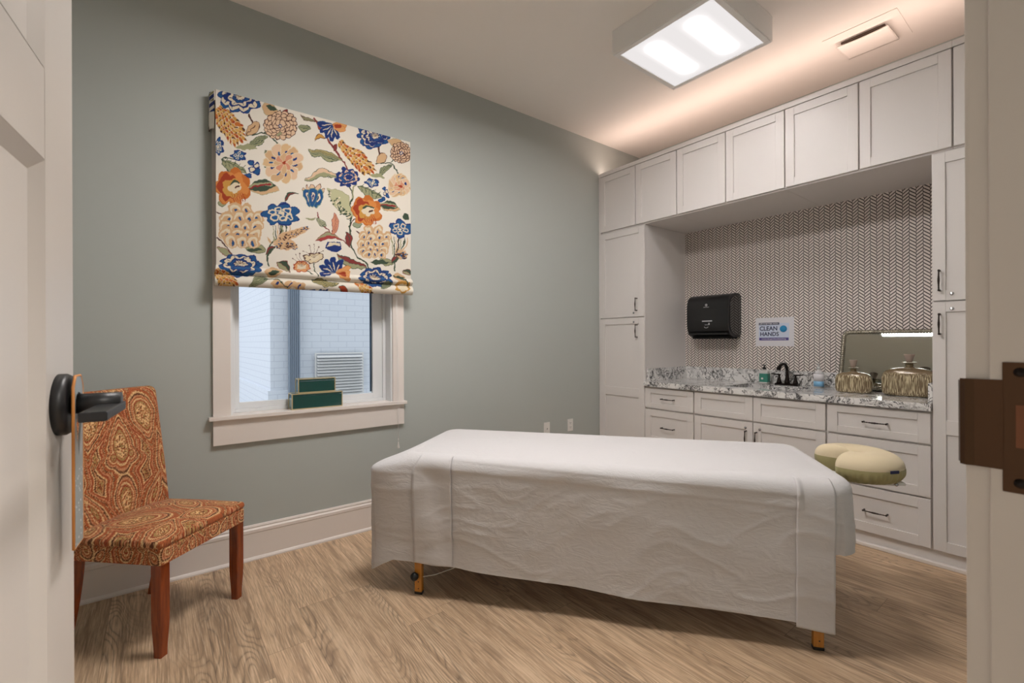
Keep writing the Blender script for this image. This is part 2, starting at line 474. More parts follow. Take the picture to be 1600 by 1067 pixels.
def m_lit2():
    t = NT('lit_diffuser_doorway'); em = t.n('ShaderNodeEmission'); em.inputs[0].default_value = (1.0, .945, .91, 1); em.inputs[1].default_value = 43.0
    t.l(em.outputs[0], t.out.inputs[0]); return t.m
M['diff2'] = m_lit2()

# ================================================================== THE ROOM
YW = 3.144      # window wall
XB = 4.21       # wall behind the cabinets
XC = 3.541      # front of the cabinets
YD = 0.072      # room face of the wall with the doorway
ZC = 3.306
XL = -0.95      # wall on the side of the chair
HY = -1.6       # far side of the hall
# window opening
WX0, WX1, WZ0, WZ1 = 0.345, 1.340, 0.875, 2.62

structure('floor', MB().box(XL - .15, XB + .15, HY - .1, YW + .16, -0.05, 0.0), M['floor'], label='oak-look plank floor of the treatment room')
structure('ceiling', MB().box(XL - .15, XB + .15, HY - .1, YW + .16, ZC, ZC + .06), M['ceil'], label='pale ceiling')
b = MB()
b.box(XL - .15, WX0, YW, YW + .16, 0, ZC); b.box(WX1, XB + .15, YW, YW + .16, 0, ZC)
b.box(WX0, WX1, YW, YW + .16, 0, WZ0 - .03); b.box(WX0, WX1, YW, YW + .16, WZ1, ZC)
structure('wall_left', b, M['wall'], label='sage grey wall with the window')
structure('wall_right', MB().box(XB, XB + .15, HY - .1, YW + .16, 0, ZC), M['wall'], label='wall behind the white cabinets')
structure('wall_far_left', MB().box(XL - .15, XL, HY - .1, YW, 0, ZC), M['wall'], label='sage grey wall behind the open door')
b = MB()
DX0, DX1, DZ = -0.183, 0.655, 2.06
b.box(XL, DX0 - .02, YD - .125, YD, 0, ZC); b.box(DX1 + .02, XB, YD - .125, YD, 0, ZC); b.box(DX0 - .02, DX1 + .02, YD - .125, YD, DZ + .02, ZC)
structure('wall_front', b, M['wall'], label='wall with the doorway')
structure('wall_hall', MB().box(XL - .15, XB + .15, HY - .2, HY - .1, 0, ZC), M['wallw'], label='far wall of the hall')

# door frame: jambs, stops, casing edges
b = MB()
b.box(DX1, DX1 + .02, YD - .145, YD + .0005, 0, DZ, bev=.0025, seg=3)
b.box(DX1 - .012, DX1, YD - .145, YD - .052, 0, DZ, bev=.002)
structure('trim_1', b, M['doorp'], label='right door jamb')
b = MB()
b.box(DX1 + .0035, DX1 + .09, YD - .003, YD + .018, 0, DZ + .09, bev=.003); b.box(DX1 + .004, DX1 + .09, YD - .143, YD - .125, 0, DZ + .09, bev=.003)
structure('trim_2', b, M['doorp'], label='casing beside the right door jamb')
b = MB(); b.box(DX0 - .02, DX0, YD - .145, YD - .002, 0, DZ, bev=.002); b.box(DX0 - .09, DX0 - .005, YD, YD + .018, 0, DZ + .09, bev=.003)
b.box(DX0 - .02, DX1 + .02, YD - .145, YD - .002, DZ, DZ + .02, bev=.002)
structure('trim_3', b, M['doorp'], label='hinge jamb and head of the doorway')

# baseboard of the window wall (profile extruded along x)
def baseboard(name, p0, p1, nrm, label):
    prof = [(0, 0), (.028, 0), (.028, .008), (.022, .017), (.016, .020), (.016, .158), (.019, .163), (.019, .180), (.013, .186), (.011, .190), (.013, .196), (.008, .206), (0, .207)]
    b = MB(); p0 = Vector(p0); p1 = Vector(p1); n = Vector(nrm)
    A = [b.bm.verts.new(p0 + n * d + Vector((0, 0, z))) for d, z in prof]; B = [b.bm.verts.new(p1 + n * d + Vector((0, 0, z))) for d, z in prof]
    for i in range(len(prof)):
        j = (i + 1) % len(prof); b.bm.faces.new((A[i], A[j], B[j], B[i]))
    b.bm.faces.new(A); b.bm.faces.new(B[::-1])
    structure(name, b, M['trim'], label=label)
baseboard('baseboard_left', (XL, YW, 0), (XC + .03, YW, 0), (0, -1, 0), 'tall white baseboard under the window wall')
baseboard('baseboard_far_left', (XL, YD, 0), (XL, YW, 0), (1, 0, 0), 'white baseboard on the wall behind the chair')

# ------------------------------------------------------------------ the open door
DA = math.radians(84)
dd = Vector((math.cos(DA), math.sin(DA), 0)); dn = Vector((math.sin(DA), -math.cos(DA), 0))
EDGE = Vector((-0.0956, 0.925, 0)); LW = 0.838; HINGE = EDGE - dd * LW
Mdoor = Matrix(((dd.x, dn.x, 0, HINGE.x), (dd.y, dn.y, 0, HINGE.y), (0, 0, 1, 0), (0, 0, 0, 1)))   # local x: along the leaf, y: out of the face we see
def door_leaf():
    b = MB(); T = .044
    def rail(x0, x1, z0, z1): b.box(x0, x1, -T, 0, z0, z1, bev=.001, seg=1)
    st = .137 - .017
    rail(0, st, .008, 2.04); rail(LW - st, LW, .008, 2.04)
    rail(st, LW - st, .008, .24); rail(st, LW - st, 1.527, 1.641); rail(st, LW - st, 1.92, 2.04)
    for z0, z1 in ((.24, 1.527), (1.641, 1.92)):
        # sloped moulding into the field, panel set back, raised centre
        x0, x1 = st, LW - st; s = .018; dp = .011
        O = [(x0, 0, z0), (x1, 0, z0), (x1, 0, z1), (x0, 0, z1)]
        I = [(x0 + s, -dp, z0 + s), (x1 - s, -dp, z0 + s), (x1 - s, -dp, z1 - s), (x0 + s, -dp, z1 - s)]
        o = [b.bm.verts.new(p) for p in O]; i_ = [b.bm.verts.new(p) for p in I]
        for k in range(4): b.bm.faces.new((o[k], o[(k + 1) % 4], i_[(k + 1) % 4], i_[k]))
        b.bm.faces.new(i_)
        b.box(x0, x1, -T + .004, -dp - .004, z0, z1)
    b.transform(Mdoor); return b
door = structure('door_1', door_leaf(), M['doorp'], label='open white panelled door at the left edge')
# latch face in the free edge
b = MB().box(LW - .001, LW + .0015, -.035, -.009, 1.218 - .03, 1.218 + .03, bev=.0008).transform(Mdoor)
b.build('latch_plate', M['orb'], door)
HZ = 1.218; HX = LW - .068
b = MB(); b.lathe([(0.0, 0), (.041, 0), (.041, .008), (.038, .0125), (.0, .0125)], c=(HX, 0, HZ), axis='Y', n=48)
b.transform(Mdoor); rose = b.build('rosette', M['black'], door)
b = MB(); b.lathe([(.0, .0), (.0135, .0), (.0135, .052), (.0, .052)], c=(HX, .0125, HZ), axis='Y', n=28)
b.box(HX - .106, HX + .016, .040, .067, HZ - .013, HZ - .001, bev=.003, seg=3)
b.transform(Mdoor); lever = b.build('lever_handle', M['black'], door)

# translucent card hanging from the lever
b = MB(); cx = HX + .0; out = []
zt, zb = HZ + .034, HZ - .190
yc = .0175
def card_part(x0, x1, z0, z1, bb): bb.box(x0, x1, yc, yc + .002, z0, z1)
n = 14; pts_o = []; 
hole = [(cx + .016 * math.cos(t) , HZ - .0 + .016 * math.sin(t)) for t in np.linspace(0, PI, 9)] + [(cx - .016, HZ - .01), (cx, HZ - .072), (cx + .016, HZ - .01)]
outer = [(cx + .022, zb), (cx + .022, zt - .01), (cx + .012, zt + .004), (cx - .012, zt + .004), (cx - .022, zt - .01), (cx - .022, zb)]
# ring polygons between the outline and the hole (right half, left half)
hr = [p for p in hole if p[0] >= cx - 1e-6 and p[1] >= HZ - 1e-6]
hr = sorted(hr, key=lambda p: -p[1]);
right = [(cx, zb), (cx + .022, zb), (cx + .022, zt - .01), (cx + .012, zt + .004), (cx, zt + .004)] + hr + [(cx + .016, HZ - .01), (cx, HZ - .072)]
left = [(2 * cx - x, z) for x, z in right]
for P_ in (right, left): b.poly([(x, yc, z) for x, z in P_], (0, .0022, 0))
b.transform(Mdoor)
bmesh.ops.triangulate(b.bm, faces=[f for f in b.bm.faces if len(f.verts) > 4])
card = b.build('door_hanger', M['card'])
tag(card, 'narrow translucent grey card with an amber edge hanging from the black door lever', 'door hanger')
b = MB()
for P_ in (outer,):
    q = P_ + [P_[0]]
    b.tube([Mdoor @ Vector((x, yc + .0011, z)) for x, z in P_], .0018, n=6, closed=True)
b.build('amber_edge', M['orangeedge'], card)
# strike plate on the right jamb
b = MB()
yx = .0635
b.box(.6535, .6565, -.005, yx, 1.152, 1.278, bev=.0008)
# lip, curling round the casing edge into the room
def lip():
    pts = [(0.6535, yx - .001), (.6535, .083), (.6515, .0895), (.6545, .0935), (.6605, .0955)]
    for k in range(len(pts) - 1):
        (xa, ya), (xb_, yb) = pts[k], pts[k + 1]
        za, zb_ = (1.173 + (0.002 if k > 2 else 0)), (1.2605 - (0.002 if k > 2 else 0))
        vs = [(xa, ya, za), (xb_, yb, za), (xb_, yb, zb_), (xa, ya, zb_)]
        b.poly(vs, (.0025, 0, 0))
lip()
strike = b.build('strike_plate', M['strike'])
tag(strike, 'dark bronze latch strike plate with a curved lip on the right door jamb', 'strike plate')
MB().box(.6528, .6540, .030, .0545, 1.196, 1.237, bev=.0005).build('latch_hole', plain('bare_wood_recess', (112, 66, 38), .7), strike)
for z in (1.162, 1.2685):
    MB().lathe([(0, -.0005), (.0046, -.0005), (.0046, 0.0), (0, .0004)], c=(.6533, .0515, z), axis='X', n=16).build('screw', M['orb'], strike)

# ------------------------------------------------------------------ window
win = empty('window_1', (0.84, YW, WZ0)); win['kind'] = 'structure'; win['label'] = 'window with white casing'
b = MB()
b.box(.257, WX0, YW - .02, YW, WZ0, WZ1 + .09, bev=.002); b.box(WX1, 1.423, YW - .02, YW, WZ0, WZ1 + .09, bev=.002)
b.box(.257, 1.423, YW - .0205, YW, WZ1, WZ1 + .09, bev=.002)
b.build('window_casing', M['trim'], win)
MB().box(.236, 1.437, YW - .045, YW + .0, WZ0 - .022, WZ0, bev=.004).box(WX0, WX1, YW - .001, YW + .13, WZ0 - .022, WZ0, bev=.001).build('window_sill', M['trim'], win)
MB().box(.257, 1.423, YW - .022, YW, .708, WZ0 - .022, bev=.002).build('window_apron', M['trim'], win)
b = MB()
b.box(WX0 - .004, WX0 + .012, YW - .004, YW + .16, WZ0, WZ1); b.box(WX1 - .012, WX1 + .004, YW - .004, YW + .16, WZ0, WZ1); b.box(WX0, WX1, YW, YW + .16, WZ1 - .012, WZ1)
b.build('window_jamb', M['vinyl'], win)
SY = YW + .085
b = MB()
fx0, fx1, fz0, fz1 = WX0 + .012, WX1 - .012, WZ0, WZ1 - .012
gx0, gx1, gz0, gz1 = .402, 1.235, .934, 2.5
b.box(fx0, fx0 + .022, SY, SY + .05, fz0, fz1, bev=.003); b.box(fx1 - .022, fx1, SY, SY + .05, fz0, fz1, bev=.003); b.box(fx0 + .022, fx1 - .022, SY + .001, SY + .05, fz0, fz0 + .02, bev=.003)
b.build('window_frame', M['vinyl'], win)
b = MB()
b.box(fx0 + .022, gx0, SY + .012, SY + .045, fz0 + .02, fz1, bev=.004); b.box(gx1, fx1 - .022, SY + .012, SY + .045, fz0 + .02, fz1, bev=.004)
b.box(gx0 - .001, gx1 + .001, SY + .0125, SY + .045, fz0 + .02, gz0, bev=.003); b.box(gx0 - .001, gx1 + .001, SY + .0125, SY + .045, gz1, fz1, bev=.003)
b.build('window_sash', M['vinyl'], win)
MB().box(gx1 - .012, gx1 - .002, SY + .03, SY + .038, gz0 + .01, 2.5).build('dark_weatherstrip', plain('dark_blue_gasket', (58, 86, 112), 0.5), win)
MB().box(gx0 - .005, gx1 + .005, SY + .026, SY + .030, gz0 - .005, gz1 + .005).build('window_glass', M['glass'], win)

# two lacquered boxes on the sill
def lacquer_box(name, x0, x1, y0, y1, z0, z1, label):
    o = empty(name, ((x0 + x1) / 2, (y0 + y1) / 2, z0)); tag(o, label, 'box', 'lacquered boxes on the window sill')
    MB().box(x0 + .003, x1 - .003, y0 + .003, y1 - .003, z0 + .001, z1 - .018).build('body', M['greenlac'], o)
    MB().box(x0 + .003, x1 - .003, y0 + .003, y1 - .003, z1 - .016, z1 - .003).build('lid', M['greenlac'], o)
    b = MB(); r = .003
    for z in (z0 + r, z1 - r):
        b.box(x0, x1, y0, y0 + 2 * r, z - r, z + r); b.box(x0, x1, y1 - 2 * r, y1, z - r, z + r)
        b.box(x0, x0 + 2 * r, y0 + 2 * r, y1 - 2 * r, z - r, z + r); b.box(x1 - 2 * r, x1, y0 + 2 * r, y1 - 2 * r, z - r, z + r)
    for x in (x0, x1 - 2 * r):
        for y in (y0, y1 - 2 * r): b.box(x, x + 2 * r, y, y + 2 * r, z0 + 2 * r, z1 - 2 * r)
    b.build('metal_edging', M['rimgold'], o)
    MB().box(x0 + .0022, x0 + .0029, y0 + .006, y1 - .006, z0 + .006, z1 - .02).build('mirrored_side', M['paleglass'], o)
    MB().box(x0 + .006, x1 - .006, y0 + .006, y1 - .006, z1 - .0029, z1 - .0018).build('mirrored_top', M['paleglass'], o)
    return o
lacquer_box('lacquered_box', .672, .986, 3.128, 3.225, WZ0, .976, 'long green lacquered box with metal edges standing on the window sill')
lacquer_box('lacquered_box', .712, .944, 3.140, 3.215, .976, 1.068, 'shorter green lacquered box stacked on top of the longer green box')

# outlets on the wall
def outlet(x, zc, label, dup):
    o = MB().box(x - .035, x + .035, YW - .006, YW, zc - .057, zc + .057, bev=.002).build('wall_outlet', M['white'])
    tag(o, label, 'outlet')
    if dup:
        for dz in (.02, -.02):
            s = MB().box(x - .016, x + .016, YW - .0085, YW - .006, zc + dz - .013, zc + dz + .013, bev=.003).build('socket', M['white'], o)
            MB().box(x - .008, x - .006, YW - .0089, YW - .0084, zc + dz - .002, zc + dz + .008).box(x + .005, x + .007, YW - .0089, YW - .0084, zc + dz - .002, zc + dz + .007).box(x - .002, x + .002, YW - .0089, YW - .0084, zc + dz - .009, zc + dz - .005).build('slots', M['dark'], s)
    else:
        MB().lathe([(0, 0), (.006, 0), (.006, .004), (0, .004)], c=(x, YW - .010, zc), axis='Y', n=14).build('jack', M['chrome'], o)
outlet(2.826, .502, 'low white cable plate on the grey wall, farther from the cabinets', False)
outlet(3.126, .502, 'white power outlet on the grey wall close to the tall cabinet', True)

# ------------------------------------------------------------------ outside
bld = empty('neighbouring_building', (1.05, 5.946, -.3)); tag(bld, 'white painted brick building seen through the window', 'building')
YE = 5.946
MB().box(1.05, 7.5, YE, 14.0, -.3, 6.0).build('brick_wall', M['brick'], bld)
b = MB().box(1.02, 7.5, YE - .03, YE, -.3, .74).box(1.02, 1.05, YE, 14.0, -.3, .74)
b.build('plinth', M['brick'], bld)
b = MB(); 
for k in range(6): b.box(1.232 + k * .0205, 1.232 + k * .0205 + .0165, YE - .1, YE - .03, .0, 5.5, bev=.006)
b.box(1.236, 1.35, YE - .085, YE - .02, .0, 5.5)
b.build('downspout', M['metalgrey'], bld)
lv = MB().box(1.53, 2.13, YE - .045, YE - .03, .56, 1.17, bev=.004)
lvo = lv.build('vent_frame', M['white'], bld)
b = MB()
for k in range(15):
    z = .60 + k * .0365
    b.poly([(1.55, YE - .075, z), (2.11, YE - .075, z), (2.11, YE - .05, z + .026), (1.55, YE - .05, z + .026)], (0, .004, .003))
b.build('louvres', M['white'], lvo)
MB().box(1.55, 2.11, YE - .0475, YE - .044, .585, 1.15).build('vent_core', plain('vent_shadow_metal', (130, 136, 146), .6), lvo)
structure('ground', MB().box(-8, 9, YW + .5, 16, -.36, -.3), M['pave'], label='pale paving outside')
tag(MB().box(-2.6, -.3, 13.0, 15.5, -.3, 5).build('distant_building', plain('blue_grey_siding', (120, 134, 150), .7)), 'blue grey building far behind the white brick one', 'building')

# ------------------------------------------------------------------ ceiling fixtures
def square_light(LX0, LX1, LY0, LY1, dm, label):
    LZ = 3.15
    o = empty('ceiling_light', ((LX0 + LX1) / 2, (LY0 + LY1) / 2, ZC)); tag(o, label, 'ceiling light', 'square ceiling lights')
    b = MB(); t_ = .012
    b.box(LX0, LX0 + t_, LY0, LY1, LZ, ZC - .001, bev=.002); b.box(LX1 - t_, LX1, LY0, LY1, LZ, ZC - .001, bev=.002)
    b.box(LX0 + t_, LX1 - t_, LY0, LY0 + t_, LZ, ZC - .001); b.box(LX0 + t_, LX1 - t_, LY1 - t_, LY1, LZ, ZC - .001)
    b.build('housing', M['fixture'], o)
    b = MB(); w = .036
    b.box(LX0 + .004, LX0 + w, LY0 + .004, LY1 - .004, LZ - .004, LZ + .006, bev=.002); b.box(LX1 - w, LX1 - .004, LY0 + .004, LY1 - .004, LZ - .004, LZ + .006, bev=.002)
    b.box(LX0 + w, LX1 - w, LY0 + .004, LY0 + w, LZ - .004, LZ + .006, bev=.002); b.box(LX0 + w, LX1 - w, LY1 - w, LY1 - .004, LZ - .004, LZ + .006, bev=.002)
    b.build('door_frame', M['fixture'], o)
    MB().box(LX0 + w - .004, LX1 - w + .004, LY0 + w - .004, LY1 - w + .004, LZ + .002, LZ + .006).build('diffuser', dm, o)
square_light(2.346, 3.027, 1.267, 1.958, M['diff'], 'square surface-mounted light on the ceiling in front of the cabinets')
square_light(.80, 1.48, 1.267, 1.945, M['diff2'], 'square surface-mounted light on the ceiling near the window side of the room')

o = empty('ceiling_vent', (3.73, .97, ZC)); tag(o, 'white exhaust fan cover on the ceiling above the cabinets', 'vent')
MB().box(3.545, 3.905, .775, 1.17, ZC - .004, ZC - .0005, bev=.001).build('grille_plate', M['ceil'], o)
# bowed flap hanging a little open towards the room
nu, nv = 24, 12
P_ = np.zeros((nu, nv, 3))
for i in range(nu):
    for j in range(nv):
        s = i / (nu - 1); q = j / (nv - 1)
        x = 3.63 + (3.885 - 3.63) * q; y = .838 + (1.115 - .838) * s
        bow = 1 - (2 * s - 1) ** 2
        P_[i, j] = (x, y, ZC - .030 + .018 * bow * (1 - q) * 0 - .004 * (1 - q) + .012 * q - .006 * bow * (1 - q))
me = grid_mesh(P_); fo = mk('flap', me, M['ceil'], o)
sm = fo.modifiers.new('s', 'SOLIDIFY'); sm.thickness = .006; sm.offset = 1
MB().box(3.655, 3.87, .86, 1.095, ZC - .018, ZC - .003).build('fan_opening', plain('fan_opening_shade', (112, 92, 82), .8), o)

# warm light strip on top of the cabinets
strip = MB().box(3.575, 3.60, 0.13, 3.13, 2.955, 2.962).build('light_strip', M['white'])
tag(strip, 'warm light strip lying on top of the wall cabinets', 'light strip')

# ================================================================== CABINETS
DXF = 3.533      # face of the doors and drawer fronts
def shaker(name, parent, y0, y1, z0, z1, fr=.057, mids=(), label=None, frh=None):
    """recessed panel door/drawer front facing -x; mids = (z0, z1) of middle rails"""
    b = MB(); T = .0195; x0, x1 = DXF, DXF + T; frh = frh or fr; rc = .009; e = .0015
    b.box(x0, x1, y0, y0 + fr, z0, z1, bev=e, seg=1); b.box(x0, x1, y1 - fr, y1, z0, z1, bev=e, seg=1)
    b.box(x0, x1, y0 + fr, y1 - fr, z0, z0 + frh, bev=e * .3, seg=1); b.box(x0, x1, y0 + fr, y1 - fr, z1 - frh, z1, bev=e * .3, seg=1)
    for a, c in mids: b.box(x0, x1, y0 + fr, y1 - fr, a, c, bev=e * .3, seg=1)
    b.box(x0 + rc, x1 - .003, y0 + fr - .002, y1 - fr + .002, z0 + frh - .002, z1 - frh + .002)
    o = b.build(name, M['cab'], parent)
    if label: o['label'] = label
    return o

def pull(parent, y, z, L, vertical):
    """bow pull with two posts and a twisted middle"""
    b = MB(); h = L / 2; pts = []; rad = []
    for k in range(25):
        s = -1 + 2 * k / 24
        out = .026 + .004 * (1 - s * s); pts.append((s * h, out)); rad.append(.0034 + .0022 * math.exp(-(s * 3.2) ** 2) + .0006 * math.sin(k * 2.4))
    P3 = [(DXF - o_, y, z + t_) if vertical else (DXF - o_, y + t_, z) for t_, o_ in pts]
    b.tube(P3, rad, n=10)
    for s in (-1, 1):
        q = (y, z + s * (h - .004)) if vertical else (y + s * (h - .004), z)
        b.tube([(DXF + .001, q[0], q[1]), (DXF - .010, q[0], q[1]), (DXF - .028, q[0], q[1])], [.006, .0038, .0042], n=10)
        b.lathe([(0, -.004), (.0055, -.002), (.006, .001), (.004, .005), (0, .006)], c=(DXF - .026, q[0], q[1]), axis='X', n=10)
    return b.build('handle', M['bronze'], parent, smooth=False)

def lock(parent, y, z):
    b = MB().lathe([(.0, .001), (.0095, .001), (.0095, -.003), (.007, -.0045), (.0, -.0045)], c=(DXF, y, z), axis='X', n=20)
    o = b.build('lock', M['chrome'], parent)
    return o

def body(parent, y0, y1, z0, z1, name='body', x0=3.553):
    return MB().box(x0, XB - .003, y0, y1, z0, z1, bev=.001, seg=1).build(name, M['cab'], parent)

ZU0, ZU1 = 2.372, 2.974
def upper(y0, y1, n, label, ymin=None):
    o = empty('wall_cabinet', (3.87, (y0 + y1) / 2, ZU0)); tag(o, label, 'cabinet', 'row of wall cabinets under the ceiling')
    b = MB().box(3.553, XB - .003, y0 + .0005, y1 - .0005, ZU0, 2.952, bev=.001, seg=1)
    b.build('body', M['cab'], o)
    MB().box(3.529, 3.566, y0, y1, 2.938, ZU1, bev=.003).build('top_moulding', M['cab'], o)
    w = (y1 - y0) / n
    for k in range(n):
        shaker('door', o, y0 + k * w + .004, y0 + (k + 1) * w - .004, ZU0 + .012, 2.934)
    return o
upper(2.259, 3.117, 2, 'two-door wall cabinet beside the grey wall, above the tall cabinet')
upper(1.400, 2.259, 2, 'two-door wall cabinet second from the grey wall, above the paper towel dispenser')
upper(.530, 1.400, 2, 'two-door wall cabinet above the framed mirror and ribbed bottles')
upper(.100, .530, 1, 'narrow wall cabinet at the right end of the row, cut by the door jamb')

def tall(y0, y1, zs, label, hy, ly, mid, name='tall_cabinet', filler=None):
    o = empty(name, (3.87, (y0 + y1) / 2, 0)); tag(o, label, 'cabinet', 'tall cabinets beside the niche')
    body(o, y0, y1, .088, ZU0 - .001)
    MB().box(3.56, XB - .003, y0, y1, 0, .088).build('toe_board', M['cab'], o)
    du = shaker('door', o, y0 + .004, y1 - .004 if filler is None else filler - .004, zs + .004, ZU0 - .012)
    pull(du, hy, zs + .118, .12, True); lock(du, ly, zs + .04)
    dl = shaker('door', o, y0 + .004, y1 - .004 if filler is None else filler - .004, .096, zs - .004, mids=(mid,))
    pull(dl, hy, zs - .130, .12, True); lock(dl, ly, zs - .045)
    return o
lt = tall(2.592, 3.14, 1.5225, 'tall white cabinet in the corner beside the grey wall', 2.674, 2.710, (.775, .856), filler=3.118)
MB().box(3.541, 3.556, 3.118, 3.142, 0.0, ZU1, bev=.001, seg=1).build('filler_strip', M['cab'], lt)
# niche side edge
MB().box(3.541, 3.556, 2.592, 2.600, .088, ZU0 - .001).build('side_panel_edge', M['cab'], lt)
rt = tall(.100, .622, 1.519, 'tall white cabinet at the right end, partly hidden by the door jamb', .586, .535, (.763, .842))

def base(y0, y1, label, kind):
    o = empty('base_cabinet', (3.87, (y0 + y1) / 2, 0)); tag(o, label, 'cabinet', 'base cabinets under the countertop')
    if kind == 'sink':      # open at the top for the basin
        b = MB().box(3.553, XB - .003, y0, y0 + .018, .088, .888).box(3.553, XB - .003, y1 - .018, y1, .088, .888).box(3.553, 3.571, y0 + .018, y1 - .018, .088, .888).box(3.571, XB - .003, y0 + .018, y1 - .018, .088, .106)
        b.build('body', M['cab'], o)
    else: body(o, y0, y1, .088, .888)
    MB().box(3.56, XB - .003, y0, y1, 0, .088).build('toe_board', M['cab'], o)
    g = .006
    if kind == 'sink':
        ym = (y0 + y1) / 2
        for a, c, hy, ly in ((ym + .002, y1 - g, 1.676, 1.683), (y0 + g, ym - .002, 1.601, 1.578)):
            shaker('false_drawer_front', o, a, c, .697, .876, frh=.045)
            d = shaker('door', o, a, c, .096, .683)
            pull(d, hy, .560, .12, True); lock(d, ly, .640)
    else:
        for z0, z1, zh in ((.697, .876, .787), (.388, .683, .533), (.096, .375, .232)):
            d = shaker('drawer', o, y0 + g, y1 - g, z0, z1, frh=.045 if z1 > .8 else .057)
            pull(d, (y0 + y1) / 2, zh, .125, False)
    return o
base(2.106, 2.592, 'three-drawer white base cabinet next to the left tall cabinet', 'drawers')
base(1.150, 2.106, 'two-door white base cabinet under the sink', 'sink')
base(.622, 1.150, 'three-drawer white base cabinet behind the face cushion', 'drawers')
b = MB().box(3.530, 3.560, .10, 3.118, 0, .024, bev=.008, seg=3)
structure('trim_4', b, M['trim'], label='shoe moulding along the cabinet toe boards')

# herringbone wallcovering in the niche
b = MB().box(XB - .006, XB - .001, .622, 2.592, .935, ZU0)
wc = b.build('wall_niche', M['chevron']); wc['kind'] = 'structure'; wc['label'] = 'herringbone wallcovering behind the counter'

# countertop with backsplash
ZT = .932; KX0, KX1, KY0, KY1 = 3.655, 4.02, 1.39, 1.90
ct = empty('countertop', (3.86, 1.6, .889)); tag(ct, 'white quartz countertop with black veins along the niche', 'countertop')
b = MB()
y0, y1 = .6235, 2.5905
b.box(3.512, KX0, y0, y1, .889, ZT, bev=.003); b.box(KX1, XB - .007, y0, y1, .889, ZT, bev=.001)
b.box(KX0, KX1, y0, KY0, .889, ZT); b.box(KX0, KX1, KY1, y1, .889, ZT)
b.build('slab', M['marble'], ct)
MB().box(XB - .027, XB - .0065, y0, y1, ZT, 1.046, bev=.002).build('backsplash', M['marble'], ct)
MB().box(3.56, XB - .027, y1 - .02, y1, ZT, 1.046, bev=.002).build('side_splash', M['marble'], ct)
MB().box(3.56, XB - .027, y0, y0 + .02, ZT, 1.046, bev=.002).build('side_splash', M['marble'], ct)

# undermounted sink
sk = MB(); t_ = .004
sk.box(KX0 + .002, KX0 + .008, KY0 + .002, KY1 - .002, .74, .888, bev=.001); sk.box(KX1 - .008, KX1 - .002, KY0 + .002, KY1 - .002, .74, .888, bev=.001)
sk.box(KX0 + .008, KX1 - .008, KY0 + .002, KY0 + .008, .74, .888); sk.box(KX0 + .008, KX1 - .008, KY1 - .008, KY1 - .002, .74, .888)
sk.box(KX0 + .008, KX1 - .008, KY0 + .008, KY1 - .008, .74, .746)
s = sk.build('sink', plain('steel_basin', (150, 150, 152), .25, .9)); tag(s, 'undermounted basin set into the veined countertop', 'sink')
MB().lathe([(0, 0), (.022, 0), (.022, .003), (.0, .003)], c=(3.84, 1.645, .746), n=20).build('drain', M['chrome'], s)

# faucet
FX, FY = 4.10, 1.612
fa = empty('faucet', (FX, FY, ZT)); tag(fa, 'dark bronze two-handled faucet behind the sink', 'faucet')
b = MB().box(FX - .028, FX + .028, FY - .088, FY + .088, ZT, ZT + .014, bev=.008, seg=3); b.build('base_plate', M['orb'], fa)
b = MB(); b.lathe([(0, 0), (.024, 0), (.021, .01), (.014, .05), (.012, .09), (.011, .12), (0, .12)], c=(FX, FY, ZT + .012), n=24)
pts = [(FX, FY, ZT + .12), (FX - .006, FY + .002, ZT + .150), (FX - .026, FY + .006, ZT + .172), (FX - .055, FY + .012, ZT + .176), (FX - .085, FY + .018, ZT + .163), (FX - .103, FY + .022, ZT + .146), (FX - .108, FY + .023, ZT + .128)]
b.tube(pts, [.0125, .013, .0125, .012, .013, .016, .017], n=16)
b.build('spout', M['orb'], fa)
for s in (-1, 1):
    b = MB(); y = FY + s * .062
    b.lathe([(0, 0), (.022, 0), (.019, .012), (.010, .045), (.007, .062), (.011, .070), (0, .072)], c=(FX, y, ZT + .012), n=20)
    b.tube([(FX - .002, y - s * .012, ZT + .084), (FX - .004, y + s * .02, ZT + .086), (FX - .008, y + s * .058, ZT + .090)], [.007, .006, .0045], n=10)
    b.build('tap_handle', M['orb'], fa)

# hand soap
SX, SY_ = 4.10, 1.79
so = empty('soap_bottle', (SX, SY_, ZT)); tag(so, 'small soap pump bottle with a green label left of the faucet', 'bottle')
MB().box(SX - .026, SX + .026, SY_ - .034, SY_ + .034, ZT, ZT + .112, bev=.014, seg=4).lathe([(.016, 0), (.014, .016), (0, .016)], c=(SX, SY_, ZT + .108), n=20).build('body', M['clearish'], so)
MB().box(SX - .0275, SX + .0275, SY_ - .0355, SY_ + .0355, ZT + .012, ZT + .092, bev=.012, seg=3).build('label', M['soapgreen'], so)
b = MB().lathe([(0, 0), (.015, 0), (.015, .012), (.006, .018), (.005, .036), (.0, .036)], c=(SX, SY_, ZT + .122), n=18)
b.box(SX - .036, SX + .008, SY_ - .006, SY_ + .006, ZT + .154, ZT + .163, bev=.003); b.build('pump', M['blackp'], so)
b = MB().lathe([(0, 0), (.009, 0), (.009, .0008), (0, .0008)], c=(SX - .0285, SY_ + .008, ZT + .045), axis='X', n=14); b.build('round_mark', M['white'], so)

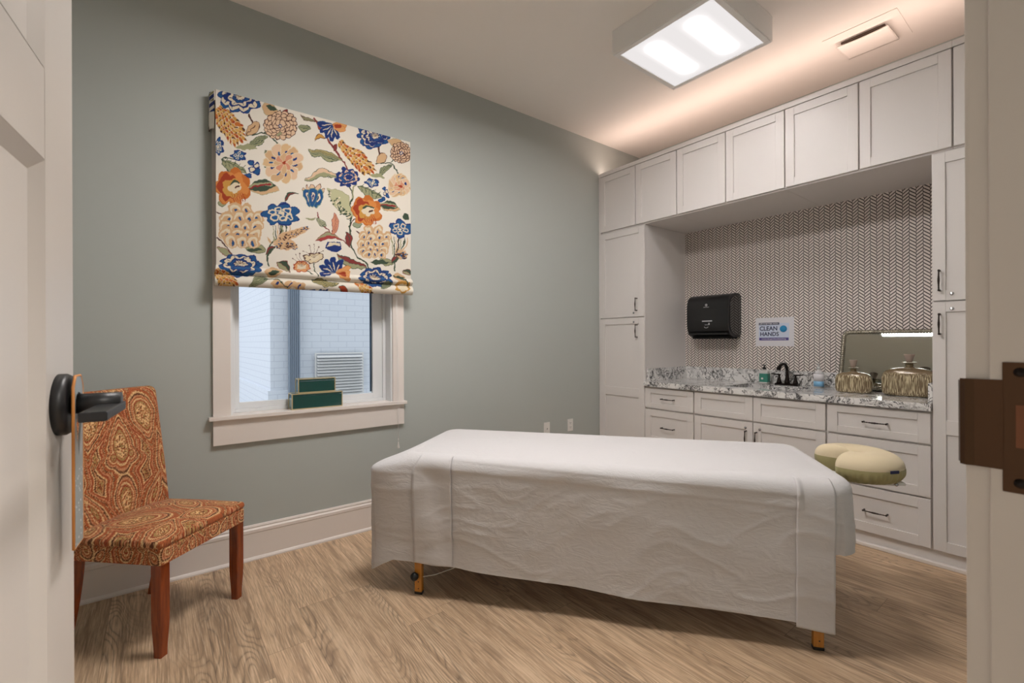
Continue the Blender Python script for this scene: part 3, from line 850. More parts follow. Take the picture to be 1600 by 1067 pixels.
# clear sanitizer bottle
SX, SY_ = 4.08, 1.378
so = empty('sanitizer_bottle', (SX, SY_, ZT)); tag(so, 'clear pump bottle with a white and pale blue label right of the faucet', 'bottle')
MB().lathe([(0, 0), (.031, 0), (.034, .006), (.034, .105), (.028, .125), (.015, .135), (.014, .142), (0, .142)], c=(SX, SY_, ZT), n=28, sx=.8).build('body', M['cplastic'], so)
MB().lathe([(.0348, .05), (.0348, .105)], c=(SX, SY_, ZT), n=28, sx=.8).build('white_label', M['paper'], so)
MB().lathe([(.0348, .010), (.0348, .05)], c=(SX, SY_, ZT), n=28, sx=.8).build('blue_label', plain('sky_blue_label', (132, 186, 226), .4), so)
b = MB().lathe([(0, 0), (.016, 0), (.016, .016), (.006, .022), (.005, .044), (0, .044)], c=(SX, SY_, ZT + .141), n=18)
b.box(SX - .04, SX + .008, SY_ - .007, SY_ + .007, ZT + .180, ZT + .189, bev=.003); b.build('pump', M['cplastic'], so)

# paper towel dispenser
DY0, DY1, DZ0, DZ1, DXo = 2.035, 2.445, 1.330, 1.728, XB - .006
di = empty('paper_towel_dispenser', (DXo, (DY0 + DY1) / 2, 1.53)); tag(di, 'black paper towel dispenser on the herringbone wall', 'dispenser')
def disp_profile(grow=0.0, depth=.225):
    zc = (DZ0 + DZ1) / 2; hh = (DZ1 - DZ0) / 2 + grow; pts = []
    D = depth + grow
    # rounded D section: flat at the wall, bowed at the front
    for k in range(40):
        a = -PI / 2 + PI * k / 39
        ca, sa = math.cos(a), math.sin(a)
        e = .50
        px = abs(ca) ** e * D; pz = math.copysign(abs(sa) ** e, sa) * hh
        pts.append((DXo - px, zc + pz))
    return pts
def prism(pts, ya, yb, mat, name, parent, bev=0, smooth=True):
    b = MB(); A = [b.bm.verts.new((x, ya, z)) for x, z in pts]; B = [b.bm.verts.new((x, yb, z)) for x, z in pts]
    for i in range(len(pts)):
        j = (i + 1) % len(pts); f = b.bm.faces.new((A[i], A[j], B[j], B[i])); f.smooth = smooth
    fa_ = b.bm.faces.new(A); fb_ = b.bm.faces.new(B[::-1])
    if bev: 
        es = list(set(list(fa_.edges) + list(fb_.edges)))
        bmesh.ops.bevel(b.bm, geom=es, offset=bev, segments=3, affect='EDGES')
    return b.build(name, mat, parent)
prism(disp_profile(), DY0 + .006, DY1 - .006, M['blackp'], 'cover', di, bev=.01)
prism(disp_profile(-.022, .222), DY0 + .001, DY0 + .0065, M['blackg'], 'glossy_end_cap', di)
b = MB().box(DXo - .17, DXo - .01, DY0 + .03, DY1 - .03, DZ0 - .012, DZ0 + .01, bev=.004); b.build('paper_slot', M['dark'], di)
b = MB().box(DXo - .226, DXo - .19, DY0 + .02, DY1 - .02, DZ0 + .028, DZ0 + .040, bev=.004); b.build('lower_rim', M['blackp'], di)
fx_ = DXo - .2262
b = MB(); b.lathe([(0, 0), (.0115, 0), (.0115, .0008), (0, .0008)], c=(fx_ - .0005, 2.245, 1.625), axis='X', n=20)
b.box(fx_ - .0008, fx_, 2.218, 2.272, 1.604, 1.608); b.build('round_logo', M['grey'], di)
MB().lathe([(0, 0), (.004, 0), (.004, .0006), (0, .0006)], c=(fx_ - .0015, 2.245, 1.625), axis='X', n=12).build('logo_centre', M['blackp'], di)
b = MB().box(fx_ - .0008, fx_ + .002, 2.190, 2.285, 1.474, 1.484).box(fx_ - .0008, fx_ + .002, 2.218, 2.260, 1.443, 1.447).box(fx_ - .0008, fx_ + .002, 2.213, 2.225, 1.443, 1.462)
b.build('printed_notice', M['grey'], di)
b = MB(); b.tube([(fx_ - .001, 2.245 + .018 * math.cos(a), 1.428 + .011 * math.sin(a)) for a in np.linspace(PI, 2 * PI, 9)], .0022, n=6); b.build('lock_mark', M['grey'], di)

# hand washing poster
PYl, PYr, PZ0, PZ1 = 1.908, 1.598, 1.250, 1.497
PX = XB - .0065
po = MB().box(PX - .003, PX, PYr, PYl, PZ0, PZ1, bev=.0005).build('hand_washing_sign', M['paper']); tag(po, 'white CLEAN HANDS sign on the herringbone wall above the faucet', 'sign')
def pb(name, u0, u1, v0, v1, m, lift=.0034):
    # u: 0..1 left to right, v: 0..1 bottom to top
    return MB().box(PX - lift, PX - .0029, PYl + (PYr - PYl) * u1, PYl + (PYr - PYl) * u0, PZ0 + (PZ1 - PZ0) * v0, PZ0 + (PZ1 - PZ0) * v1).build(name, m, po)
pb('pale_panel', .09, .88, .22, .80, M['palebl'], .0033)
pb('top_banner', .09, .63, .745, .825, M['navy'], .0037)
pb('bottom_banner', .10, .865, .205, .300, M['purple'], .0037)
U, V = Vector((0, -1, 0)), Vector((0, 0, 1))
def put(name, s, u0, u1, v0, v1, m, shear=0.0, lift=.0040):
    b = MB(); w = (PYl - PYr) * (u1 - u0); h = (PZ1 - PZ0) * (v1 - v0)
    text_mesh(b, s, (PX - lift, PYl - (PYl - PYr) * u0, PZ0 + (PZ1 - PZ0) * v0), U, V, h, w, .0006, 0, shear, .022)
    return b.build(name, m, po)
put('banner_lettering', 'LIFE IS BETTER WITH', .11, .60, .762, .808, M['paper'])
put('large_lettering', 'CLEAN', .115, .58, .545, .70, M['navy'])
put('large_lettering', 'HANDS', .13, .62, .355, .50, M['navy'])
put('web_address', 'www.cdc.gov/handwashing', .16, .80, .228, .276, M['paper'])
b = MB().lathe([(0, 0), (.0285, 0), (.0285, .0006), (0, .0006)], c=(PX - .0040, PYl - .735 * (PYl - PYr), PZ0 + .60 * (PZ1 - PZ0)), axis='X', n=28); b.build('globe', M['globe'], po)

# framed mirror leaning on the backsplash
mi = empty('framed_mirror', (4.15, .98, ZT)); tag(mi, 'rectangular mirror with a beaded metal frame leaning in the right corner of the niche', 'mirror')
my0, my1, mz1, mz0 = .650, 1.252, 1.374, ZT + .006
mxb, mxt = 4.07, XB - .030
def mpt(y, s, dx=0): # s 0..1 up the leaning plane
    return Vector((mxb + (mxt - mxb) * s + dx, y, mz0 + (mz1 - mz0) * s))
H_ = math.hypot(mxt - mxb, mz1 - mz0)
def rrect(inset, r, n=8):
    w = (my1 - my0) - 2 * inset; h = H_ - 2 * inset; pts = []
    for (cy_, cz_, a0) in ((w - r, h - r, 0), (r, h - r, PI / 2), (r, r, PI), (w - r, r, 3 * PI / 2)):
        for k in range(n + 1):
            a = a0 + PI / 2 * k / n
            pts.append((my0 + inset + cy_ + r * math.cos(a), (inset + cz_ + r * math.sin(a)) / H_))
    return pts
loop = [mpt(y, s) for y, s in rrect(.016, .038)]
# resample evenly for the beads
cum = [0]; L2 = loop + [loop[0]]
for k in range(len(loop)): cum.append(cum[-1] + (L2[k + 1] - L2[k]).length)
nb = 120
def at_len(d):
    d = d % cum[-1]
    for k in range(len(loop)):
        if d <= cum[k + 1]:
            f = (d - cum[k]) / max(1e-9, cum[k + 1] - cum[k]); return L2[k].lerp(L2[k + 1], f)
fine = [at_len(cum[-1] * k / (nb * 4)) for k in range(nb * 4)]
rad = [.0125 + .0065 * abs(math.sin(PI * k / 4)) for k in range(nb * 4)]
b = MB().tube(fine, rad, n=8, closed=True); fr_ = b.build('beaded_frame', M['silver'], mi)
b = MB(); pts = [mpt(y, s, -.001) for y, s in rrect(.016, .032)]
n_ = Vector((-(mz1 - mz0), 0, (mxt - mxb))).normalized()
b.poly(pts, n_ * .002); b.build('mirror_glass', M['mirror'], mi)
b = MB(); pts = [mpt(y, s, .004) for y, s in rrect(.006, .034)]; b.poly(pts, -n_ * .006); b.build('backing', M['dark'], mi)
b = MB(); hp = mpt(.985, 0, -.014) ; b.tube([hp + Vector((0, .03 * math.cos(a), .022 * math.sin(a) + .01)) for a in np.linspace(0, PI, 10)], .006, n=8); b.build('handle', M['silver'], mi)

# ribbed bottles
def ribbed_bottle(cx_, cy_, W_, D_, H, sc, label):
    o = empty('ribbed_bottle', (cx_, cy_, ZT)); tag(o, label, 'decorative bottle', 'ribbed bronze bottles on the counter')
    # body: superellipse rings
    N = 96; prof = [(0.0, .0), (.78, 0.0), (.88, .015), (.945, .06), (.98, .14), (1.0, .3), (1.0, .52), (.985, .66), (.955, .76), (.90, .84), (.81, .895), (.68, .938), (.52, .968), (.36, .988), (.24, 1.0), (.17, 1.03)]
    R = []
    for f, h in prof:
        ring = []
        for i in range(N):
            a = 2 * PI * i / N; e = .70
            cxx = math.copysign(abs(math.cos(a)) ** e, math.cos(a)); syy = math.copysign(abs(math.sin(a)) ** e, math.sin(a))
            k = f if f > .5 else f
            wy = W_ / 2 * f if f > .2 else .022 * sc
            wx = D_ / 2 * min(1, f * 1.0) if f > .3 else max(.022 * sc, D_ / 2 * f)
            if 0 < f <= .24:
                wx = wy = max(.020 * sc, W_ / 2 * f * .8); cxx, syy = math.cos(a), math.sin(a)
            ring.append((cx_ + wx * cxx if f > 0 else cx_, cy_ + wy * syy if f > 0 else cy_, ZT + .001 + H * h))
        R.append(ring)
    me = grid_mesh(np.array(R).transpose(1, 0, 2), closed_u=True)
    bo = mk('body', me, M['rib%d' % (1 if sc > 1 else 0)], o)
    zt = ZT + H * 1.02
    MB().lathe([(.0, 0), (.019, 0), (.017, .006), (.020, .012), (.0185, .018), (.016, .024), (.0, .024)], c=(cx_, cy_, zt), n=28).transform(Matrix.Translation((cx_, cy_, zt)) @ Matrix.Scale(sc, 4) @ Matrix.Translation((-cx_, -cy_, -zt))).build('neck', M['glaze'], o)
    zz = zt + .022 * sc
    b = MB(); b.lathe([(0, 0), (.018, 0), (.031, .003), (.033, .006), (.030, .009), (.012, .009), (0, .009)], c=(cx_, cy_, zz), n=28, sx=sc, sy=sc)
    for k in range(22):
        a = 2 * PI * k / 22; b.lathe([(0, -.004), (.0035, -.002), (.0035, .002), (0, .004)], c=(cx_ + .031 * sc * math.cos(a), cy_ + .031 * sc * math.sin(a), zz + .006), n=6)
    b.build('beaded_collar', M['silver'], o)
    zs_ = zz + .008
    MB().lathe([(0, 0), (.013, 0), (.016, .012), (.025, .048), (.0255, .052), (.022, .053), (.0, .051)], c=(cx_, cy_, zs_), n=28, sx=sc, sy=sc).build('stopper', M['stopper'], o)
    return o
def m_rib(H):
    t = NT('ribbed_bronze_glaze')
    vec = t.coord((1, 1, .05)); n = t.noise(vec, 300, 1, .5, .3)
    sep = t.n('ShaderNodeSeparateXYZ'); t.l(t.coord(), sep.inputs[0])
    up = t.ramp(t.math('DIVIDE', t.math('SUBTRACT', sep.outputs[2], ZT), H), [(.72, (1, 1, 1)), (.86, (0, 0, 0))])
    rid = t.math('MULTIPLY', t.ramp(n, [(.50, (0, 0, 0)), (.60, (1, 1, 1))]), up)
    c = t.mix(rid, lin((122, 104, 78)), lin((222, 206, 168)))
    return t.bsdf(c, .2, .15, t.bump(rid, .8, .002), .6, .3)
M['rib0'] = m_rib(.155); M['rib1'] = m_rib(.185)
ribbed_bottle(3.875, 1.095, .215, .10, .145, .95, 'smaller ribbed bronze bottle with a taupe stopper, beside the clear pump bottle')
ribbed_bottle(3.905, .797, .292, .13, .185, 1.12, 'larger ribbed bronze bottle with a taupe stopper in the right corner of the counter')

# ================================================================== PRINTED FABRICS
class Painter:
    def __init__(s, w, h, bg): s.w, s.h = w, h; s.a = np.ones((h, w, 3), np.float32) * np.array(bg, np.float32)
    def fill(s, pts, col, alpha=1.0):
        p = np.asarray(pts, float)
        x0, x1 = max(0, int(p[:, 0].min())), min(s.w - 1, int(p[:, 0].max()) + 1); y0, y1 = max(0, int(p[:, 1].min())), min(s.h - 1, int(p[:, 1].max()) + 1)
        if x1 <= x0 or y1 <= y0: return
        X, Y = np.meshgrid(np.arange(x0, x1 + 1) + .5, np.arange(y0, y1 + 1) + .5); ins = np.zeros(X.shape, bool)
        q = np.roll(p, -1, axis=0)
        for (ax, ay), (bx, by) in zip(p, q):
            if ay == by: continue
            c = ((ay > Y) != (by > Y)); xi = (bx - ax) * (Y - ay) / (by - ay) + ax; ins ^= c & (X < xi)
        sub = s.a[y0:y1 + 1, x0:x1 + 1]; sub[ins] = sub[ins] * (1 - alpha) + np.array(col, np.float32) * alpha
    def line(s, pts, w, col, taper=True):
        p = spl(pts) if len(pts) > 2 else np.asarray(pts, float)
        if len(p) == 2: p = np.array([p[0] + (p[1] - p[0]) * t for t in np.linspace(0, 1, 6)])
        t = np.gradient(p, axis=0); t /= np.maximum(1e-6, np.linalg.norm(t, axis=1))[:, None]; n = np.stack([-t[:, 1], t[:, 0]], 1)
        ww = w * (0.35 + 0.65 * np.sin(np.linspace(0.15, PI * .85, len(p)))) if taper else np.full(len(p), w)
        s.fill(np.vstack([p + n * ww[:, None] / 2, (p - n * ww[:, None] / 2)[::-1]]), col)
def spl(pts, k=8, closed=False):
    p = np.asarray(pts, float); n = len(p); out = []
    rngk = range(n) if closed else range(n - 1)
    for i in rngk:
        p0, p1, p2, p3 = (p[(i - 1) % n], p[i], p[(i + 1) % n], p[(i + 2) % n]) if closed else (p[max(i - 1, 0)], p[i], p[i + 1], p[min(i + 2, n - 1)])
        for j in range(k):
            t = j / k; out.append(.5 * ((2 * p1) + (-p0 + p2) * t + (2 * p0 - 5 * p1 + 4 * p2 - p3) * t * t + (-p0 + 3 * p1 - 3 * p2 + p3) * t ** 3))
    if not closed: out.append(p[-1])
    return np.array(out)

NAVY, BLUE, CREAM, TAN, ORG, GOLD, RUST, SAGE, DKG, BRN, BURG, PEACH, PINK = (34, 54, 116), (38, 88, 140), (228, 214, 186), (212, 174, 132), (196, 112, 50), (204, 152, 74), (164, 66, 38), (158, 158, 122), (64, 80, 64), (84, 52, 46), (132, 58, 56), (224, 190, 158), (214, 150, 120)
BG = (234, 227, 214)
P = Painter(1130, 1070, BG)
def scallop(cx, cy, rx, ry, n, amp=.12, rot=0., a0=0., a1=2 * PI):
    t = np.linspace(a0, a1, 160); r = 1 + amp * np.abs(np.sin(n * (t + rot) / 2)) - amp * .5
    return np.stack([cx + rx * r * np.cos(t), cy + ry * r * np.sin(t)], 1)
def layered(cx, cy, rx, ry, cols, outline, petals=9, seed=0, ow=5):
    r_ = np.random.RandomState(seed); k = len(cols)
    for i, c in enumerate(cols):
        f = 1 - i / k * .86; n = max(4, int(petals * (1 - i / k * .5))); rot = r_.uniform(0, 1); ox, oy = r_.uniform(-.04, .04, 2) * rx
        P.fill(scallop(cx + ox, cy + oy, rx * f, ry * f, n, .2, rot), outline)
        P.fill(scallop(cx + ox, cy + oy, max(2, rx * f - ow), max(2, ry * f - ow), n, .22, rot), c)
        for j in range(n):
            a = 2 * PI * (j + .5) / n - rot; P.line([(cx + ox + rx * f * .55 * math.cos(a), cy + oy + ry * f * .55 * math.sin(a)), (cx + ox + rx * f * .92 * math.cos(a), cy + oy + ry * f * .92 * math.sin(a))], 3, outline)
def petal(x, y, L, W, ang, col, edge=None, ew=2.5):
    ca, sa = math.cos(ang), math.sin(ang); t = np.linspace(0, 2 * PI, 24)
    lx = L * (.5 - .5 * np.cos(t)); ly = W / 2 * np.sin(t) * (0.55 + .75 * np.sin(np.minimum(t, 2 * PI - t) / 2) ** 2)
    f = lambda k: np.stack([x + (lx * k[0] + (1 - k[0]) * L / 2) * ca - ly * k[1] * sa, y + (lx * k[0] + (1 - k[0]) * L / 2) * sa + ly * k[1] * ca], 1)
    if edge: P.fill(f((1, 1)), edge); P.fill(f((1 - 2 * ew / L, max(.1, 1 - 2 * ew / W))), col)
    else: P.fill(f((1, 1)), col)
def leaf(x0, y0, x1, y1, w, bend=0., col=SAGE, edge=DKG, veins=5, ecol=None, cols2=None):
    d = np.array([x1 - x0, y1 - y0], float); L = np.hypot(*d); d /= L; n = np.array([-d[1], d[0]])
    t = np.linspace(0, 1, 26); mid = np.array([x0, y0]) + d * (t * L)[:, None] + n * (bend * np.sin(PI * t))[:, None]
    h = w / 2 * np.sin(PI * t) ** .8
    up, dn_ = mid + n * h[:, None], mid - n * h[:, None]
    P.fill(np.vstack([up, dn_[::-1]]), edge)
    h2 = np.maximum(0, h - 2.5); P.fill(np.vstack([mid + n * h2[:, None], (mid - n * h2[:, None])[::-1]]), col)
    if cols2: P.fill(np.vstack([mid, (mid - n * h2[:, None])[::-1]]), cols2)
    for k in range(veins):
        f = (k + 1) / (veins + 1) * 1.6 - .8; P.line(mid[3:-3] + n * (h[3:-3] * f)[:, None], 2.2, edge)
def stem(pts, w=6, col=DKG): P.line(pts, w, col, False)
def carnation(cx, cy, rx, ry, cream=False):
    layered(cx, cy, rx, ry, [BLUE, CREAM, NAVY, CREAM, BLUE, CREAM] if not cream else [BLUE, CREAM, BLUE, CREAM], NAVY, 10, int(cx))
    for k in range(12):
        a = PI * k / 11; P.line([(cx, cy), (cx + rx * .32 * math.cos(a), cy - ry * .4 * math.sin(a))], 3, BRN if k % 2 else CREAM)
def cone(xa, ya, xb, yb, w, rows=9):
    d = np.array([xb - xa, yb - ya], float); L = np.hypot(*d); ang = math.atan2(d[1], d[0]); d /= L; n = np.array([-d[1], d[0]])
    for r in range(rows):
        t = r / (rows - 1); ww = w * (.35 + .65 * math.sin(PI * (.12 + .70 * t))); m = max(2, int(ww / 17))
        for k in range(m):
            o = (k - (m - 1) / 2) * ww / m; x, y = np.array([xa, ya]) + d * L * t + n * o
            col = [GOLD, ORG, GOLD, (216, 168, 96)][(r + k) % 4]
            petal(x + d[0] * 14, y + d[1] * 14, 38, 17, ang + PI + o / ww * .9, col, CREAM, 1.6)
            petal(x + d[0] * 8, y + d[1] * 8, 16, 8, ang + PI + o / ww * .9, RUST if (r + k) % 2 else BRN)
def mum(cx, cy, rx, ry):
    for ring, m in ((1.0, 17), (.74, 13), (.48, 9), (.24, 6)):
        for k in range(m):
            a = 2 * PI * k / m + ring; x, y = cx + rx * ring * .82 * math.cos(a), cy + ry * ring * .82 * math.sin(a)
            r = rx * .19; P.fill(scallop(x, y, r, r, 2, 0), BRN); P.fill(scallop(x, y, r - 3.2, r - 3.2, 2, 0), PEACH)
    P.fill(scallop(cx, cy, 8, 8, 2, 0), NAVY); P.fill(scallop(cx, cy, 5, 5, 2, 0), CREAM)
def peony(cx, cy, rx, ry):
    for k in range(11):
        a = 2 * PI * k / 11 + .3; petal(cx, cy, rx * 1.05, ry * .75, a, [TAN, PEACH, (220, 184, 140)][k % 3], CREAM, 3)
        petal(cx + rx * .42 * math.cos(a), cy + ry * .42 * math.sin(a), rx * .3, 11, a, BLUE if k % 2 else NAVY)
    for k in range(8):
        a = 2 * PI * k / 8; petal(cx, cy, rx * .5, ry * .4, a, PINK if k % 2 else TAN, CREAM, 2)
    P.fill(scallop(cx, cy, 9, 8, 3, .2), RUST)
def poppy(cx, cy, rx, ry):
    P.fill(scallop(cx, cy, rx, ry, 7, .22), ORG); P.fill(scallop(cx - 4, cy + 4, rx * .86, ry * .86, 6, .25, .4), (214, 138, 72))
    P.fill(scallop(cx - rx * .3, cy - ry * .05, rx * .5, ry * .72, 5, .3), RUST); P.fill(scallop(cx - rx * .02, cy + ry * .02, rx * .5, ry * .5, 5, .25, .6), GOLD)
    P.fill(scallop(cx + rx * .15, cy - ry * .02, rx * .42, ry * .3, 5, .3, .2), CREAM); P.line([(cx - rx * .2, cy - ry * .2), (cx + rx * .1, cy - ry * .38), (cx + rx * .5, cy - ry * .22)], 9, DKG)
    petal(cx + rx * .1, cy + ry * .02, rx * .4, 12, -.2, BRN)
    for k in range(6): P.line([(cx - rx * .1 + k * rx * .13, cy + ry * .3), (cx + k * rx * .14, cy + ry * .6), (cx + rx * .1 + k * rx * .12, cy + ry * .88)], 3, RUST)
def scales(cx, cy, rx, ry):
    rows = [(-.85, [-.35, .2]), (-.5, [-.75, -.2, .35, .8]), (-.1, [-.8, -.35, .15, .7]), (.3, [-.75, -.2, .3, .65]), (.62, [-.5, 0, .5])]
    for dy, xs in rows:
        for dx in xs:
            x, y = cx + dx * rx, cy + dy * ry; r = rx * .30
            P.fill(scallop(x, y, r, r * 1.05, 3, .1), TAN); P.fill(scallop(x, y + r * .12, r * .76, r * .8, 2, 0), CREAM); P.fill(scallop(x, y + r * .28, r * .52, r * .55, 2, 0), TAN)
            petal(x + (-dx) * r * .1, y + r * .75, r * .85, r * .42, -PI / 2 - dx * .5, BLUE, NAVY, 1.5)
def cloudf(cx, cy, rx, ry, n=7):
    P.fill(scallop(cx, cy, rx, ry, n, .3), NAVY); P.fill(scallop(cx, cy, rx - 5, ry - 5, n, .3), BLUE)
    for k in range(n - 1):
        a = 2 * PI * k / (n - 1) + .3; x, y = cx + rx * .52 * math.cos(a), cy + ry * .5 * math.sin(a); P.fill(scallop(x, y, rx * .24, ry * .28, 3, .2), CREAM); P.fill(scallop(x, y, rx * .14, ry * .15, 3, .2), BLUE)
    P.fill(scallop(cx, cy, rx * .16, ry * .2, 3, .2), CREAM)
def tulip(cx, cy, r):
    for k, a in enumerate((-PI * .80, -PI * .65, -PI * .5, -PI * .35, -PI * .2)): petal(cx, cy + r * .1, r * 1.25, r * .4, a, PEACH, BRN, 2)
    for dx, rr in ((-.62, 1), (.62, 1), (0, 1.05)):
        petal(cx + dx * r * .35, cy + r, r * 1.7 * rr, r * .85, -PI / 2 + dx * .42, BLUE, (120, 150, 130), 3); petal(cx + dx * r * .55, cy + r * .6, r * .95, r * .34, -PI / 2 + dx * .4, CREAM, NAVY, 2); petal(cx + dx * r * .55, cy + r * .4, r * .5, r * .14, -PI / 2 + dx * .4, NAVY)
def iris(cx, cy, r, s=1):
    for a in (2.7, 2.2, 1.7, 1.2, 3.3): petal(cx, cy, r * 1.15, r * .42, a if s > 0 else -a, NAVY, BLUE, 2); petal(cx, cy, r * .8, 5, a if s > 0 else -a, CREAM)
    for a in (-.5, 0, .4): petal(cx, cy, r * 1.1, r * .5, a, (222, 160, 100), ORG, 2)
    petal(cx + r * .1, cy, r * .6, r * .35, .1, RUST)
def starfl(cx, cy, rx, ry, c1, c2):
    P.fill(scallop(cx, cy, rx, ry, 8, .2), c2); P.fill(scallop(cx, cy, rx - 5, ry - 4, 8, .2), c1); P.fill(scallop(cx, cy, rx * .5, ry * .45, 6, .3), CREAM)
    for k in range(5):
        a = -PI * (.2 + .15 * k); P.line([(cx, cy), (cx + rx * 1.25 * math.cos(a), cy + ry * 2.2 * math.sin(a))], 1.6, BRN); P.fill(scallop(cx + rx * 1.25 * math.cos(a), cy + ry * 2.2 * math.sin(a), 3, 3, 2, 0), BRN)
def berryleaf(x, y, s=1.):
    leaf(x, y, x + 130 * s, y + 62 * s, 52 * s, 8, SAGE, DKG, 0); stem([(x, y), (x + 60 * s, y + 22 * s), (x + 128 * s, y + 60 * s)], 3)
    for k in range(5): P.line([(x + (22 + 20 * k) * s, y + (9 + 9 * k) * s), (x + (40 + 20 * k) * s, y + (-8 + 8 * k) * s)], 2.5, DKG); P.line([(x + (22 + 20 * k) * s, y + (9 + 9 * k) * s), (x + (24 + 20 * k) * s, y + (34 + 9 * k) * s)], 2.5, DKG)
    for dx, dy in ((145, 8), (168, 26), (150, 40), (172, 52), (140, 72), (124, 84)): P.fill(scallop(x + dx * s, y + dy * s, 15 * s, 14 * s, 3, .1), NAVY); P.fill(scallop(x + dx * s, y + dy * s, 10 * s, 9 * s, 3, .1), BLUE if dx % 3 else CREAM)
def redleaf(x, y, s=1.):
    leaf(x, y + 22 * s, x + 145 * s, y + 32 * s, 66 * s, -12 * s, TAN, SAGE, 0); leaf(x, y + 18 * s, x + 130 * s, y + 14 * s, 58 * s, -14 * s, DKG, DKG, 0); 
    for k in range(9): P.fill(scallop(x + (12 + 12 * k) * s, y + (8 - 10 * math.sin(k / 8 * PI)) * s, 9 * s, 10 * s, 4, .3), SAGE)
    P.line([(x, y + 20 * s), (x + 60 * s, y + 2 * s), (x + 110 * s, y + 8 * s)], 10 * s, (150, 44, 48))
# --- stems
stem([(265, 170), (278, 215), (255, 262)], 9, BRN); stem([(232, 268), (270, 262), (335, 268), (385, 300), (415, 345)], 6); stem([(330, 268), (350, 245)], 6); stem([(385, 272), (410, 262)], 10, SAGE)
stem([(555, 195), (600, 235), (630, 290), (665, 345), (700, 400), (725, 440)], 8, BURG); stem([(730, 500), (738, 560), (735, 660), (735, 740), (760, 820), (825, 890)], 7); stem([(770, 500), (745, 530), (738, 570)], 6, SAGE)
stem([(735, 690), (750, 660), (765, 650)], 5, BRN); stem([(580, 625), (600, 680), (640, 720), (690, 750), (740, 790)], 6, BURG)
stem([(868, 322), (875, 365)], 8, BRN); stem([(850, 400), (900, 400), (945, 430), (965, 460)], 6); stem([(915, 400), (930, 380)], 5)
stem([(118, 738), (150, 775), (190, 825)], 6, BRN); stem([(425, 680), (410, 740), (375, 770), (355, 830), (358, 870)], 7); stem([(960, 740), (955, 790), (935, 840), (938, 905)], 7)
stem([(565, 860), (570, 900), (585, 935)], 6); stem([(525, 890), (550, 925)], 5); stem([(128, 385), (165, 375), (215, 385)], 5)
# --- leaves
leaf(250, 262, 305, 205, 52, 4, TAN, BRN, 0); stem([(252, 262), (290, 222)], 2.5, BRN); leaf(262, 325, 350, 282, 36, -8, SAGE, DKG, 4); leaf(205, 325, 300, 335, 26, -6, SAGE, SAGE, 0)
leaf(498, 175, 575, 215, 16, 8, SAGE, BRN, 1); leaf(490, 235, 545, 250, 30, 0, SAGE, DKG, 2); leaf(565, 300, 612, 285, 22, -14, GOLD, BRN, 0); leaf(585, 210, 612, 255, 20, 4, RUST, BRN, 0); leaf(655, 345, 668, 308, 20, 2, BURG, BRN, 0)
leaf(535, 335, 695, 388, 44, 6, SAGE, DKG, 4, cols2=(176, 160, 110)); leaf(335, 342, 362, 365, 22, 0, SAGE, DKG, 3); leaf(333, 390, 355, 440, 26, 0, SAGE, DKG, 3)
leaf(522, 488, 690, 462, 44, -26, SAGE, DKG, 0, cols2=PEACH); leaf(690, 455, 735, 520, 26, -10, SAGE, DKG, 1)
leaf(622, 515, 738, 655, 70, -14, (190, 188, 150), SAGE, 0)
for k in range(60):
    t = rng.uniform(0, 1); x = 628 + 105 * t + rng.uniform(-6, 26) * (1 - t) ** .3 - 8; y = 520 + 130 * t + rng.uniform(-2, 22); P.fill(scallop(x, y, 4, 3, 3, .2), DKG if k % 3 else CREAM)
leaf(428, 580, 495, 545, 20, -14, BURG, DKG, 0, cols2=DKG); leaf(522, 655, 575, 650, 12, 6, SAGE, SAGE, 0); leaf(575, 655, 622, 700, 32, 0, (196, 194, 160), DKG, 4)
leaf(660, 735, 655, 625, 40, 6, PINK, BURG, 2); leaf(570, 765, 690, 745, 34, -18, (170, 70, 66), BURG, 0, cols2=SAGE); leaf(735, 790, 712, 722, 32, 4, BURG, DKG, 1)
leaf(670, 825, 815, 890, 40, 10, SAGE, DKG, 1, cols2=BURG); leaf(118, 790, 190, 825, 34, 6, SAGE, BURG, 0); leaf(118, 580, 165, 590, 34, 0, SAGE, DKG, 0); leaf(745, 690, 792, 690, 28, 0, (150, 158, 130), DKG, 0)
for x, y in ((112, 622), (755, 720)):
    for k in range(5): P.line([(x + 9 * k, y + 2 * k), (x + 14 + 9 * k, y + 8 + 2 * k), (x + 24 + 9 * k, y + 10 + 3 * k)], 4, BRN)
leaf(245, 790, 342, 812, 50, -4, SAGE, DKG, 1); leaf(250, 800, 320, 800, 22, 0, DKG, DKG, 0); leaf(865, 855, 930, 870, 40, -4, SAGE, DKG, 1); leaf(820, 860, 905, 862, 20, 0, DKG, DKG, 0)
for x, w in ((408, 0), (955, 0)):      # sheath strokes under the cloud flowers
    for k in range(7): P.line([(x - 38 + k * 13, 685 if x < 500 else 745), (x - 30 + k * 11, 730 if x < 500 else 780), (x - 22 + k * 5, 765 if x < 500 else 820)], 5, [SAGE, DKG, TAN, BRN][k % 4])
for (x0, y0, x1, y1) in ((380, 768, 545, 705), (380, 775, 495, 790), (940, 815, 1000, 830)):
    leaf(x0, y0, x1, y1, 46, -4, TAN, PEACH, 0)
    for k in range(40):
        t = rng.uniform(.15, .95); P.fill(scallop(x0 + (x1 - x0) * t + rng.uniform(-6, 6), y0 + (y1 - y0) * t + rng.uniform(-14, 14), 4, 2.4, 3, .2), BRN if k % 4 else BLUE)
leaf(345, 830, 392, 785, 26, -6, DKG, DKG, 0, cols2=BURG); leaf(345, 742, 375, 775, 12, 0, TAN, TAN, 0); leaf(918, 870, 962, 830, 26, -6, DKG, DKG, 0, cols2=BURG)
leaf(395, 858, 455, 905, 44, -8, SAGE, BURG, 1, cols2=DKG); leaf(330, 900, 415, 905, 50, 0, TAN, TAN, 0); leaf(350, 905, 400, 905, 22, 0, DKG, DKG, 0)
